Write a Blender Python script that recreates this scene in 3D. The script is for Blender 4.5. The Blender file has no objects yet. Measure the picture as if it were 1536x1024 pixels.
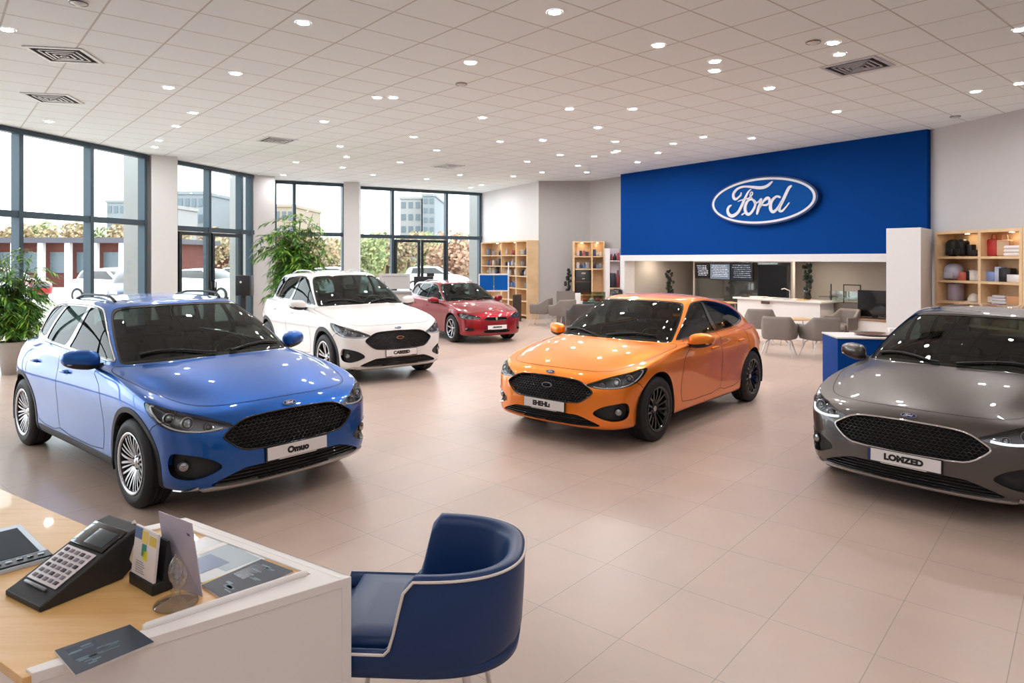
import bpy, bmesh, math, random
import numpy as np
from mathutils import Vector, Matrix
from mathutils.bvhtree import BVHTree
from mathutils.geometry import delaunay_2d_cdt

# ---------------------------------------------------------------- camera, world, exposure
SC = bpy.context.scene
COL = SC.collection
R = math.radians
H_CAM = 1.85            # eye height
F_PX = 1024.0           # focal length in pixels of the 1536 wide frame
HOR = 388.0             # horizon row
CEIL = 4.25
cam_d = bpy.data.cameras.new('camera'); cam = bpy.data.objects.new('camera', cam_d); COL.objects.link(cam)
cam_d.sensor_fit = 'HORIZONTAL'; cam_d.sensor_width = 36.0; cam_d.lens = 36.0*F_PX/1536.0
cam_d.shift_y = (HOR-512.0)/1536.0
cam_d.clip_start = 0.05; cam_d.clip_end = 500
cam.location = (0, 0, H_CAM); cam.rotation_euler = (R(90), 0, 0)
SC.camera = cam
SC.view_settings.view_transform = 'Standard'; SC.view_settings.look = 'None'
SC.view_settings.gamma = 1.0; SC.view_settings.use_curve_mapping = False
SC.view_settings.exposure = 0.0
SC.cycles.max_bounces = 12; SC.cycles.diffuse_bounces = 7; SC.cycles.glossy_bounces = 4
SC.cycles.transmission_bounces = 8; SC.cycles.transparent_max_bounces = 16
SC.cycles.caustics_reflective = False; SC.cycles.caustics_refractive = False
SC.cycles.sample_clamp_indirect = 6.0
SC.cycles.use_denoising = True

world = bpy.data.worlds.new('World'); SC.world = world; world.use_nodes = True
wn = world.node_tree; bg = wn.nodes['Background']
bg.inputs[0].default_value = (0.88, 0.94, 1.0, 1); bg.inputs[1].default_value = 5.0

def area(name, loc, rot, sx, sy, power, colr, spread=180):
    d = bpy.data.lights.new(name, 'AREA'); d.shape = 'RECTANGLE'; d.size = sx; d.size_y = sy
    d.energy = power; d.color = colr
    o = bpy.data.objects.new(name, d); COL.objects.link(o); o.location = loc; o.rotation_euler = rot
    return o

# ---------------------------------------------------------------- small helpers
def gnd(px, py, z=0.0):
    """point at height z seen in row py (authoring aid: gives metres)"""
    Y = F_PX*(H_CAM-z)/(py-HOR)
    return Vector(((px-768)/F_PX*Y, Y, z))
def at(px, py, Y):
    return Vector(((px-768)/F_PX*Y, Y, H_CAM-(py-HOR)/F_PX*Y))
def ray_on(px, A, B):
    """where the sight line of column px meets the wall line A-B (plan)"""
    t = (px-768)/F_PX
    dx, dy = B[0]-A[0], B[1]-A[1]
    s = (t*A[1]-A[0])/(dx-t*dy)
    return Vector((A[0]+dx*s, A[1]+dy*s, 0))

def tag(o, label=None, cat=None, group=None, kind=None):
    if label: o['label'] = label
    if cat: o['category'] = cat
    if group: o['group'] = group
    if kind: o['kind'] = kind
    return o
def empty(name, loc=(0,0,0), rz=0, label=None, cat=None, group=None):
    o = bpy.data.objects.new(name, None); COL.objects.link(o); o.location = loc; o.rotation_euler = (0,0,rz)
    o.empty_display_size = 0.1
    return tag(o, label, cat, group)
def kids(o):
    return [c for c in COL.objects if c.parent is o]
def copy_tree(o, parent=None, depth=0):
    c = o.copy(); COL.objects.link(c)
    if parent is not None: c.parent = parent
    for ch in list(o.children): copy_tree(ch, c)
    return c

# mesh builder: verts, faces with material slots
class MB:
    def __init__(s): s.v = []; s.f = []; s.m = []; s.sm = []
    def add(s, vs, fs, mat=0, smooth=False, M=None):
        b = len(s.v)
        for p in vs:
            p = Vector(p)
            if M is not None: p = M @ p
            s.v.append(p)
        for f in fs:
            s.f.append(tuple(b+i for i in f)); s.m.append(mat); s.sm.append(smooth)
    def box(s, x0, x1, y0, y1, z0, z1, mat=0, M=None):
        vs = [(x0,y0,z0),(x1,y0,z0),(x1,y1,z0),(x0,y1,z0),(x0,y0,z1),(x1,y0,z1),(x1,y1,z1),(x0,y1,z1)]
        s.add(vs, [(0,3,2,1),(4,5,6,7),(0,1,5,4),(1,2,6,5),(2,3,7,6),(3,0,4,7)], mat, False, M)
    def rbox(s, x0, x1, y0, y1, z0, z1, r=0.02, seg=3, mat=0, M=None):
        """rounded box"""
        bm = bmesh.new(); bmesh.ops.create_cube(bm, size=1)
        for v in bm.verts:
            v.co = Vector((x0+(v.co.x+.5)*(x1-x0), y0+(v.co.y+.5)*(y1-y0), z0+(v.co.z+.5)*(z1-z0)))
        r = min(r, .49*min(abs(x1-x0), abs(y1-y0), abs(z1-z0)))
        bmesh.ops.bevel(bm, geom=bm.edges[:]+bm.verts[:], offset=r, segments=seg, profile=.5, affect='EDGES')
        bm.verts.ensure_lookup_table(); bm.verts.index_update()
        s.add([v.co.copy() for v in bm.verts], [[v.index for v in f.verts] for f in bm.faces], mat, True, M)
        bm.free()
    def prism(s, poly, z0, z1, mat=0, M=None, smooth=False):
        """poly: list of (x,y); extruded along z"""
        n = len(poly)
        vs = [(x,y,z0) for x,y in poly]+[(x,y,z1) for x,y in poly]
        fs = [(i,(i+1)%n,n+(i+1)%n,n+i) for i in range(n)]
        s.add(vs, fs, mat, smooth, M); s.add(vs, [tuple(range(n-1,-1,-1)), tuple(range(n,2*n))], mat, False, M)
    def tube(s, pts, r, seg=10, mat=0, caps=True, M=None, flat=1.0, closed=False):
        pts = [Vector(p) for p in pts]; n = len(pts)
        rs = r if isinstance(r, (list, tuple)) else [r]*n
        up = None; rings = []
        for i, p in enumerate(pts):
            if closed: t = pts[(i+1) % n]-pts[i-1]
            else: t = pts[min(i+1, n-1)]-pts[max(i-1, 0)]
            t = t.normalized() if t.length > 1e-9 else Vector((0,0,1))
            if up is None:
                up = Vector((0,0,1)) if abs(t.z) < .9 else Vector((0,1,0))
            a = up - t*up.dot(t); a = a.normalized() if a.length > 1e-6 else t.orthogonal().normalized()
            b = t.cross(a).normalized(); up = a
            rings.append([p+(a*math.cos(2*math.pi*k/seg)*flat+b*math.sin(2*math.pi*k/seg))*rs[i] for k in range(seg)])
        vs = [q for rg in rings for q in rg]; fs = []
        m = n if closed else n-1
        for i in range(m):
            i2 = (i+1) % n
            for k in range(seg):
                fs.append((i*seg+(k+1)%seg, i2*seg+(k+1)%seg, i2*seg+k, i*seg+k))
        s.add(vs, fs, mat, True, M)
        if caps and not closed:
            s.add(rings[-1], [tuple(range(seg))], mat, False, M); s.add(rings[0], [tuple(range(seg-1,-1,-1))], mat, False, M)
    def lathe(s, prof, seg=32, mat=0, M=None, mats=None, smooth=True):
        """prof: list of (r, z) revolved about z"""
        n = len(prof); base = len(s.v)
        for k in range(seg):
            a = 2*math.pi*k/seg
            for r_, z in prof:
                p = Vector((r_*math.cos(a), r_*math.sin(a), z)); s.v.append(M @ p if M is not None else p)
        for i in range(n-1):
            if prof[i][0] < 1e-6 and prof[i+1][0] < 1e-6: continue
            for k in range(seg):
                k2 = (k+1) % seg
                s.f.append((base+k*n+i, base+k2*n+i, base+k2*n+i+1, base+k*n+i+1)); s.m.append(mats[i] if mats else mat); s.sm.append(smooth)
    def sphere(s, c, r, seg=16, rings=10, mat=0, sc=(1,1,1), M=None):
        vs = []; fs = []
        for i in range(rings+1):
            th = math.pi*i/rings
            for k in range(seg):
                a = 2*math.pi*k/seg
                vs.append((c[0]+r*sc[0]*math.sin(th)*math.cos(a), c[1]+r*sc[1]*math.sin(th)*math.sin(a), c[2]+r*sc[2]*math.cos(th)))
        for i in range(rings):
            for k in range(seg):
                fs.append((i*seg+k, (i+1)*seg+k, (i+1)*seg+(k+1)%seg, i*seg+(k+1)%seg))
        s.add(vs, fs, mat, True, M)
    def build(s, name, mats, parent=None, bevel=0, auto=None, weld=False):
        me = bpy.data.meshes.new(name)
        me.from_pydata([tuple(p) for p in s.v], [], s.f)
        if not isinstance(mats, (list, tuple)): mats = [mats]
        for m in mats: me.materials.append(m)
        me.polygons.foreach_set('material_index', s.m); me.polygons.foreach_set('use_smooth', s.sm)
        me.validate(); me.update()
        if weld or bevel:
            bm = bmesh.new(); bm.from_mesh(me); bmesh.ops.remove_doubles(bm, verts=bm.verts, dist=1e-5)
            if not s.sm or not any(s.sm): bmesh.ops.recalc_face_normals(bm, faces=bm.faces)
            bm.to_mesh(me); bm.free()
        o = bpy.data.objects.new(name, me); COL.objects.link(o)
        if parent is not None: o.parent = parent
        if bevel:
            md = o.modifiers.new('bevel', 'BEVEL'); md.width = bevel; md.segments = 2; md.limit_method = 'ANGLE'; md.angle_limit = R(40)
            md.harden_normals = False
        return o

def lin(h):
    """sRGB 0-255 triple to linear"""
    return tuple(((c/255/12.92) if c/255 <= .04045 else ((c/255+.055)/1.055)**2.4) for c in h)
MATS = {}
def mat(name, col=(.5,.5,.5), rough=.5, metal=0, coat=0, trans=0, emis=None, estr=0, spec=.5, ior=1.45, coat_rough=.03, alpha=1):
    if name in MATS: return MATS[name]
    m = bpy.data.materials.new(name); m.use_nodes = True
    b = m.node_tree.nodes['Principled BSDF']
    b.inputs['Base Color'].default_value = (*col, 1); b.inputs['Roughness'].default_value = rough
    b.inputs['Metallic'].default_value = metal; b.inputs['Coat Weight'].default_value = coat
    b.inputs['Coat Roughness'].default_value = coat_rough
    b.inputs['Transmission Weight'].default_value = trans; b.inputs['IOR'].default_value = ior
    b.inputs['Specular IOR Level'].default_value = spec; b.inputs['Alpha'].default_value = alpha
    if emis: b.inputs['Emission Color'].default_value = (*emis, 1); b.inputs['Emission Strength'].default_value = estr
    MATS[name] = m
    return m
def glassmat(name, tint=(.9,.95,.95), refl=.08, rough=0.0):
    """thin glazing: tinted see-through plus a fresnel mirror"""
    if name in MATS: return MATS[name]
    m = bpy.data.materials.new(name); m.use_nodes = True; nt = m.node_tree; nt.nodes.clear()
    out = nt.nodes.new('ShaderNodeOutputMaterial'); mx = nt.nodes.new('ShaderNodeMixShader')
    tr = nt.nodes.new('ShaderNodeBsdfTransparent'); tr.inputs[0].default_value = (*tint, 1)
    gl = nt.nodes.new('ShaderNodeBsdfGlossy'); gl.inputs['Roughness'].default_value = rough
    fr = nt.nodes.new('ShaderNodeLayerWeight'); fr.inputs[0].default_value = .35
    ma = nt.nodes.new('ShaderNodeMath'); ma.operation = 'MULTIPLY_ADD'; ma.inputs[1].default_value = .38; ma.inputs[2].default_value = refl
    ma.use_clamp = True
    nt.links.new(fr.outputs['Fresnel'], ma.inputs[0]); nt.links.new(ma.outputs[0], mx.inputs[0])
    nt.links.new(tr.outputs[0], mx.inputs[1]); nt.links.new(gl.outputs[0], mx.inputs[2]); nt.links.new(mx.outputs[0], out.inputs[0])
    MATS[name] = m
    return m
def nodes_of(m):
    return m.node_tree, m.node_tree.nodes['Principled BSDF']
def noise_mix(m, c1, c2, scale=4, detail=4, lo=.35, hi=.65, coord='Object'):
    nt, b = nodes_of(m)
    tc = nt.nodes.new('ShaderNodeTexCoord'); nz = nt.nodes.new('ShaderNodeTexNoise'); nz.inputs['Scale'].default_value = scale; nz.inputs['Detail'].default_value = detail
    cr = nt.nodes.new('ShaderNodeValToRGB'); cr.color_ramp.elements[0].position = lo; cr.color_ramp.elements[1].position = hi
    cr.color_ramp.elements[0].color = (*c1,1); cr.color_ramp.elements[1].color = (*c2,1)
    nt.links.new(tc.outputs[coord], nz.inputs['Vector']); nt.links.new(nz.outputs['Fac'], cr.inputs[0]); nt.links.new(cr.outputs[0], b.inputs['Base Color'])
    return tc, nz, cr
def chaikin(pts, n=2, closed=True):
    for _ in range(n):
        q = []
        m = len(pts)
        rng = range(m) if closed else range(m-1)
        if not closed: q.append(pts[0])
        for i in rng:
            a = pts[i]; b = pts[(i+1) % m]
            q.append(tuple(a[k]*.75+b[k]*.25 for k in range(len(a)))); q.append(tuple(a[k]*.25+b[k]*.75 for k in range(len(a))))
        if not closed: q.append(pts[-1])
        pts = q
    return pts
def resample(pts, step, closed=True):
    out = []; m = len(pts)
    for i in range(m if closed else m-1):
        a = pts[i]; b = pts[(i+1) % m]
        d = math.dist(a, b); n = max(1, int(math.ceil(d/step)))
        for k in range(n): out.append(tuple(a[j]+(b[j]-a[j])*k/n for j in range(len(a))))
    if not closed: out.append(tuple(pts[-1]))
    return out
def inset_poly(pts, d):
    """inset closed 2D polygon by d (any orientation)"""
    n = len(pts); A = sum(pts[i][0]*pts[(i+1)%n][1]-pts[(i+1)%n][0]*pts[i][1] for i in range(n))
    sgn = 1 if A > 0 else -1; out = []
    for i in range(n):
        p0 = Vector(pts[i-1]); p1 = Vector(pts[i]); p2 = Vector(pts[(i+1) % n])
        e1 = (p1-p0); e2 = (p2-p1)
        if e1.length < 1e-9 or e2.length < 1e-9: out.append(tuple(p1)); continue
        n1 = Vector((-e1.y, e1.x)).normalized()*sgn; n2 = Vector((-e2.y, e2.x)).normalized()*sgn
        b = n1+n2; b = b.normalized() if b.length > 1e-6 else n1
        k = d/max(.4, b.dot(n1)); out.append((p1.x+b.x*k, p1.y+b.y*k))
    return out
def in_poly(P, poly):
    """P: (n,2) array; poly: list -> bool array"""
    P = np.asarray(P); q = np.asarray(poly); x, y = P[:,0], P[:,1]; ins = np.zeros(len(P), bool)
    n = len(q); j = n-1
    for i in range(n):
        xi, yi = q[i]; xj, yj = q[j]
        c = ((yi > y) != (yj > y))
        if yj != yi:
            c &= (x < (xj-xi)*(y-yi)/(yj-yi)+xi)
        else: c &= False
        ins ^= c; j = i
    return ins
# ================================================================ room shell
def vline(A, B):
    d = Vector((B[0]-A[0], B[1]-A[1], 0)); L = d.length; d.normalize(); n = Vector((-d.y, d.x, 0))
    return d, n, L
def wall_mesh(mb, A, B, z0, z1, th, side=1, mat_i=0):
    """solid wall from A to B; thickness goes to the left of A->B when side = 1"""
    d, n, L = vline(A, B); n = n*side*th
    a = Vector((A[0],A[1],0)); b = Vector((B[0],B[1],0))
    q = [a, b, b+n, a+n]
    vs = [(p.x,p.y,z0) for p in q]+[(p.x,p.y,z1) for p in q]
    mb.add(vs, [(0,3,2,1),(4,5,6,7),(0,1,5,4),(1,2,6,5),(2,3,7,6),(3,0,4,7)], mat_i)
def structure(o): o['kind'] = 'structure'; return o

# ---- materials
M_WALL = mat('wall_paint', lin((194,192,194)), .75)
M_WALLW = mat('wall_white', lin((218,217,218)), .6)
M_BEIGE = mat('wall_warm', lin((174,171,168)), .75)
M_BLUEW = mat('banner_blue', (.0,.042,.225), .7, spec=.08)
M_FRAME = mat('frame_slate', lin((62,78,88)), .4, .3)
M_GLZ = glassmat('glazing', (.93,.97,.96), .03)
def floor_material():
    m = mat('floor_tiles', (.5,.45,.42), .28); nt, b = nodes_of(m); N = nt.nodes; L = nt.links
    tc = N.new('ShaderNodeTexCoord'); mp = N.new('ShaderNodeMapping'); mp.vector_type = 'POINT'
    L.new(tc.outputs['Object'], mp.inputs['Vector'])
    ang = math.atan2(-.170, .200)          # direction of the long joints
    P0 = gnd(1022, 883)
    mp.inputs['Rotation'].default_value = (0,0,-ang)
    c, s_ = math.cos(-ang), math.sin(-ang)
    mp.inputs['Location'].default_value = (-(c*P0.x-s_*P0.y), -(s_*P0.x+c*P0.y), 0)
    br = N.new('ShaderNodeTexBrick'); br.offset = 0.0; br.squash = 1
    br.inputs['Scale'].default_value = 1.0; br.inputs['Brick Width'].default_value = .49; br.inputs['Row Height'].default_value = .66
    br.inputs['Mortar Size'].default_value = .0022; br.inputs['Mortar Smooth'].default_value = .1; br.inputs['Bias'].default_value = 0
    L.new(mp.outputs[0], br.inputs['Vector'])
    br.inputs['Color1'].default_value = (*lin((203,180,166)),1); br.inputs['Color2'].default_value = (*lin((198,176,162)),1); br.inputs['Mortar'].default_value = (*lin((160,146,136)),1)
    nz = N.new('ShaderNodeTexNoise'); nz.inputs['Scale'].default_value = 1.6; nz.inputs['Detail'].default_value = 8; nz.inputs['Roughness'].default_value = .6
    L.new(tc.outputs['Object'], nz.inputs['Vector'])
    cr = N.new('ShaderNodeValToRGB'); cr.color_ramp.elements[0].position = .25; cr.color_ramp.elements[1].position = .8
    cr.color_ramp.elements[0].color = (.88,.88,.89,1); cr.color_ramp.elements[1].color = (1.05,1.04,1.03,1)
    L.new(nz.outputs['Fac'], cr.inputs[0])
    mx = N.new('ShaderNodeMix'); mx.data_type = 'RGBA'; mx.blend_type = 'MULTIPLY'; mx.inputs[0].default_value = 1
    L.new(br.outputs['Color'], mx.inputs[6]); L.new(cr.outputs[0], mx.inputs[7]); L.new(mx.outputs[2], b.inputs['Base Color'])
    rr = N.new('ShaderNodeMapRange'); rr.inputs[3].default_value = .26; rr.inputs[4].default_value = .38
    L.new(nz.outputs['Fac'], rr.inputs[0]); L.new(rr.outputs[0], b.inputs['Roughness'])
    b.inputs['Specular IOR Level'].default_value = .5
    bp = N.new('ShaderNodeBump'); bp.inputs['Strength'].default_value = .25; bp.inputs['Distance'].default_value = .002; bp.invert = True
    L.new(br.outputs['Fac'], bp.inputs['Height']); L.new(bp.outputs[0], b.inputs['Normal'])
    return m
def ceiling_material():
    m = mat('ceiling_tiles', (.7,.66,.64), .85); nt, b = nodes_of(m); N = nt.nodes; L = nt.links
    tc = N.new('ShaderNodeTexCoord'); mp = N.new('ShaderNodeMapping'); L.new(tc.outputs['Object'], mp.inputs['Vector'])
    ang = math.atan2(-.200, .165*1.0)*1.0
    ang = math.atan2(-.2048, .175)
    C = CEIL-H_CAM; P0 = Vector((1.3440*C, .0028736*F_PX*C))
    c, s_ = math.cos(-ang), math.sin(-ang)
    mp.inputs['Rotation'].default_value = (0,0,-ang); mp.inputs['Location'].default_value = (-(c*P0.x-s_*P0.y), -(s_*P0.x+c*P0.y), 0)
    br = N.new('ShaderNodeTexBrick'); br.offset = 0; br.squash = 1
    br.inputs['Scale'].default_value = 1.0; br.inputs['Brick Width'].default_value = .63; br.inputs['Row Height'].default_value = .72
    br.inputs['Mortar Size'].default_value = .011; br.inputs['Mortar Smooth'].default_value = .2; br.inputs['Bias'].default_value = 0
    L.new(mp.outputs[0], br.inputs['Vector'])
    br.inputs['Color1'].default_value = (.85,.945,.99,1); br.inputs['Color2'].default_value = (.83,.925,.97,1); br.inputs['Mortar'].default_value = (.56,.57,.58,1)
    L.new(br.outputs['Color'], b.inputs['Base Color'])
    nz = N.new('ShaderNodeTexNoise'); nz.inputs['Scale'].default_value = 180; L.new(tc.outputs['Object'], nz.inputs['Vector'])
    bp = N.new('ShaderNodeBump'); bp.inputs['Strength'].default_value = .08; L.new(nz.outputs['Fac'], bp.inputs['Height']); L.new(bp.outputs[0], b.inputs['Normal'])
    return m

# ---- key plan points (metres)
W0 = (-9.19, 12.25); W1 = (-8.43, 15.8); W2 = (-7.45, 19.5); W2b = (-7.25, 20.85); W3 = (-5.25, 21.9); W3b = (-5.03, 22.6); W4 = (-1.17, 24.9)
K1 = (.82, 21.05); K2 = (2.40, 21.05); K3 = (3.30, 19.75)
BL = (3.09, 19.4); BR = (7.68, 12.63)
dW, nW, lW = vline(W1, W0); WL = (W0[0]+dW.x*20, W0[1]+dW.y*20)   # left wall carried on behind the camera
RW0 = (7.78, 12.75); RW1 = (8.20, 10.87)
dR, nR, lR = vline(RW0, RW1); RW2 = (RW0[0]+dR.x*6.5, RW0[1]+dR.y*6.5)
RB = (15.0, -6.0); LB = (-13.0, -6.0)
m = MB(); m.add([(-14,-7,0),(17,-7,0),(17,27,0),(-14,27,0)], [(0,1,2,3)]); m.add([(-14,-7,-.2),(17,-7,-.2),(17,27,-.2),(-14,27,-.2)], [(3,2,1,0)])
structure(m.build('floor', floor_material()))
outl = [LB, WL if False else (-9.19+dW.x*18.5, 12.25+dW.y*18.5), W0, W1, W2, W2b, W3, W3b, W4, (6,25.5), (14,20), (14,8), RB]
m = MB(); m.prism([(x, y) for x, y in outl], CEIL, CEIL+.15); structure(m.build('ceiling', ceiling_material()))

def glazed_bay(name, A, B, cuts, z_tr, door_cuts=None, depth=.14, ztop=4.15):
    """aluminium glazing between A and B: cuts are distances along the line of the mullions"""
    d, n, L = vline(A, B); rot = math.atan2(d.y, d.x)
    M = Matrix.Translation((A[0],A[1],0)) @ Matrix.Rotation(rot, 4, 'Z')
    f = MB(); h = depth/2
    f.box(0, L, -h, h, ztop, ztop+.09, 0, M); f.box(0, L, -h, h, 0, .09, 0, M); f.box(0, L, -h-.01, h+.01, z_tr-.06, z_tr+.06, 0, M)
    for c in cuts: f.box(c-.045, c+.045, -h-.02, h+.02, .09, ztop, 0, M)
    o = structure(f.build(name, M_FRAME))
    cs = sorted(cuts); 
    for a, b in zip(cs[:-1], cs[1:]):
        for z0, z1 in ((.09, z_tr-.06), (z_tr+.06, ztop)):
            g = MB(); g.add([(a+.045,0,z0),(b-.045,0,z0),(b-.045,0,z1),(a+.045,0,z1)], [(0,1,2,3)], 0, False, M); g.build('glass_pane', M_GLZ, o)
    hd = MB(); wall_mesh(hd, A, B, ztop+.09, CEIL, .2); ho = hd.build('lintel', M_WALLW, o)
    return o, M, L
def portal(A, B):
    d, n, L = vline(A, B)
    l = bpy.data.lights.new('portal', 'AREA'); l.shape = 'RECTANGLE'; l.size = L; l.size_y = 4.1; l.cycles.is_portal = True
    o = bpy.data.objects.new('daylight_portal', l); COL.objects.link(o)
    mid = Vector(((A[0]+B[0])/2, (A[1]+B[1])/2, 2.1))
    inward = Vector((n.x, n.y, 0))*-1 if (Vector((0,8,0))-mid).dot(n) < 0 else Vector((n.x,n.y,0))
    o.location = mid-inward*.25; o.rotation_euler = (-inward).to_track_quat('Z','Y').to_euler()
def dist_px(A, B, px): p = ray_on(px, A, B); return math.dist((p.x,p.y), A)
# left curtain wall, carried on towards the camera
A = (W0[0]+dW.x*9.0, W0[1]+dW.y*9.0)
off = 9.0
cuts = [off-2*1.75*k for k in ()]
c22, c133, c215 = (dist_px(A, W1, v) for v in (26, 133, 214))
pitch = c133-c22
cuts = [c215, c133, c22]+[c22-pitch*k for k in range(1, 6) if c22-pitch*k > .1]+[.05]
d_, n_, L_ = vline(A, W1)
glazed_bay('window_1', A, (A[0]+d_.x*(c215+.06), A[1]+d_.y*(c215+.06)), sorted(cuts), 2.67)
portal(A, W1)
# door bay
D0 = tuple(ray_on(257, W1, W2)[:2]); D1 = tuple(ray_on(378, W1, W2)[:2])
cc = [dist_px(D0, D1, v) for v in (260, 311, 359, 374)]
o, Md, Ld = glazed_bay('window_2', D0, D1, cc, 2.60)
portal(D0, D1)
def door_leaf(name, M, x0, x1, z1, hinge, hand=True):
    f = MB(); w_ = .085
    f.box(x0, x0+w_, -.035, .035, .02, z1, 0, M); f.box(x1-w_, x1, -.035, .035, .02, z1, 0, M); f.box(x0+w_, x1-w_, -.035, .035, z1-w_, z1, 0, M); f.box(x0+w_, x1-w_, -.035, .035, .02, .20, 0, M)
    o = structure(f.build(name, mat('door_frame_dark', lin((38,46,52)), .4, .3)))
    g = MB(); g.add([(x0+w_,0.004,.2),(x1-w_,0.004,.2),(x1-w_,0.004,z1-w_),(x0+w_,0.004,z1-w_)], [(0,1,2,3)], 0, False, M); g.build('glass_pane', M_GLZ, o)
    if hand:
        h = MB(); hx = x1-.045 if hinge == 'l' else x0+.045
        h.tube([(hx,-.04,1.25),(hx,-.10,1.25),(hx,-.10,.85),(hx,-.04,.85)], .016, 8, 0, M=M); h.box(hx-.03,hx+.03,-.06,-.035,.98,1.10,0,M); h.build('handle', M_PLA, o)
    return o
M_PLA = mat('black_plastic', (.018,.018,.019), .5)
Mi = Md @ Matrix.Translation((0,-.09,0))
door_leaf('door_1', Mi, cc[0]+.06, cc[1]-.03, 2.52, 'l'); door_leaf('door_2', Mi, cc[1]+.05, cc[2]-.03, 2.52, 'r')
# narrow bay behind the tall plant
B0 = tuple(ray_on(410, W2b, W3)[:2]); B1 = tuple(ray_on(517, W2b, W3)[:2])
cc3 = [dist_px(B0, B1, v) for v in (412, 441, 515)]
glazed_bay('window_3', B0, B1, cc3, 2.62); portal(B0, B1)
E0 = tuple(ray_on(536, W3b, W4)[:2]); E1 = tuple(ray_on(722, W3b, W4)[:2])
cc4 = [dist_px(E0, E1, v) for v in (538, 588, 669, 719)]
o4, M4, L4 = glazed_bay('window_4', E0, E1, cc4, 2.60); portal(E0, E1)
M4i = M4 @ Matrix.Translation((0,-.09,0)); md = dist_px(E0, E1, 629)
door_leaf('door_3', M4i, cc4[1]+.05, md-.02, 2.50, 'l', False); door_leaf('door_4', M4i, md+.02, cc4[2]-.05, 2.50, 'r', False)
# ---- columns between the bays
def column(name, px0, px1, Y, deg, depth=.5, mt=M_WALLW, zt=CEIL):
    x0 = (px0-768)/F_PX*Y; x1 = (px1-768)/F_PX*Y
    M = Matrix.Translation((x0, Y, 0)) @ Matrix.Rotation(R(deg), 4, 'Z'); L = (x1-x0)/math.cos(R(deg))
    c = MB(); c.box(0, L, 0, depth, 0, zt, 0, M); return structure(c.build(name, mt, bevel=.006))
column('column_left', 227, 255, 15.7, 40, .45)
column('column_middle', 380, 408, 19.6, 25, .9)
column('column_right', 515.5, 538, 21.3, 10, .9)
# gap fillers beside the columns
m = MB(); wall_mesh(m, (D1[0],D1[1]), (B0[0],B0[1]), 0, CEIL, .15); structure(m.build('wall_left', M_BEIGE))
m = MB(); wall_mesh(m, B1, E0, 0, CEIL, .15); structure(m.build('wall_between_windows', M_WALLW))
m = MB(); q = (A[0]+d_.x*(c215+.06), A[1]+d_.y*(c215+.06)); wall_mesh(m, q, (D0[0],D0[1]), 0, CEIL, .1); structure(m.build('wall_beside_door', mat('wall_mid_grey', lin((150,148,148)), .7)))  # filler wall in a darker grey than the walls around it
# ---- solid walls
m = MB(); wall_mesh(m, E1, K1, 0, CEIL, .15); structure(m.build('wall_back_left', M_WALLW))
m = MB(); wall_mesh(m, K1, K2, 0, CEIL, .15); structure(m.build('wall_back', M_BEIGE))
m = MB(); wall_mesh(m, K2, K3, 0, CEIL, .15); structure(m.build('wall_back_right', M_BEIGE))
m = MB(); wall_mesh(m, RW0, RW2, 0, CEIL, .15); structure(m.build('wall_right', M_WALL))
m = MB(); wall_mesh(m, RW2, RB, 0, CEIL, .15); structure(m.build('wall_far_right', M_WALL))
m = MB(); wall_mesh(m, RB, LB, 0, CEIL, .15); structure(m.build('wall_behind', M_WALL))
m = MB(); wall_mesh(m, LB, A, 0, CEIL, .15); structure(m.build('wall_left_near', M_WALL))
# ---- blue banner wall over the recess
dB, nB, LBn = vline(BL, BR)      # nB points away from the camera
MBn = Matrix.Translation((BL[0],BL[1],0)) @ Matrix.Rotation(math.atan2(dB.y, dB.x), 4, 'Z')   # local x along, y away
m = MB(); m.box(0, LBn, 0, .35, 1.95, CEIL-.002, 0, MBn); structure(m.build('wall_blue', M_BLUEW))
m = MB(); m.box(0, LBn-.35, -.02, .37, 1.79, 1.95, 0, MBn); structure(m.build('trim_1', M_WALLW))
m = MB(); m.box(0, .17, -.02, .37, 0, 1.79, 0, MBn); structure(m.build('trim_2', M_WALLW))
# recess shell
RD = 3.2
m = MB(); m.box(-.9, LBn+3.0, .35, RD+.1, 1.90, 1.95, 0, MBn); structure(m.build('ceiling_recess', mat('recess_ceiling', lin((226,222,218)), .7)))
m = MB(); m.box(-.9, LBn+3.0, RD, RD+.12, 0, CEIL, 0, MBn); structure(m.build('wall_recess', M_BEIGE))
m = MB(); m.box(.0, .10, .35, RD, 0, 1.9, 0, MBn); structure(m.build('wall_recess_left', M_BEIGE))
m = MB(); m.box(LBn+2.2, LBn+2.3, .35, RD, 0, 1.9, 0, MBn); structure(m.build('wall_recess_right', M_WALL))
# free-standing white pier in front of the banner's right end
a, b, c = Vector((6.55,11.95,0)), Vector((6.90,11.52,0)), Vector((7.60,12.35,0)); dd = a+c-b
m = MB(); m.prism([(b.x,b.y),(c.x,c.y),(dd.x,dd.y),(a.x,a.y)], 0, 2.38); structure(m.build('column_pier', M_WALLW, bevel=.005))

# ---- the oval sign
ud = Vector((1095,0,0)); pL = ray_on(1072, BL, BR); pR = ray_on(1233, BL, BR)
sc_ = math.dist(pL[:2], pR[:2]); sc_c = (pL+pR)/2; sc_c.z = H_CAM+(388-301.5)/F_PX*sc_c.y
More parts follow.
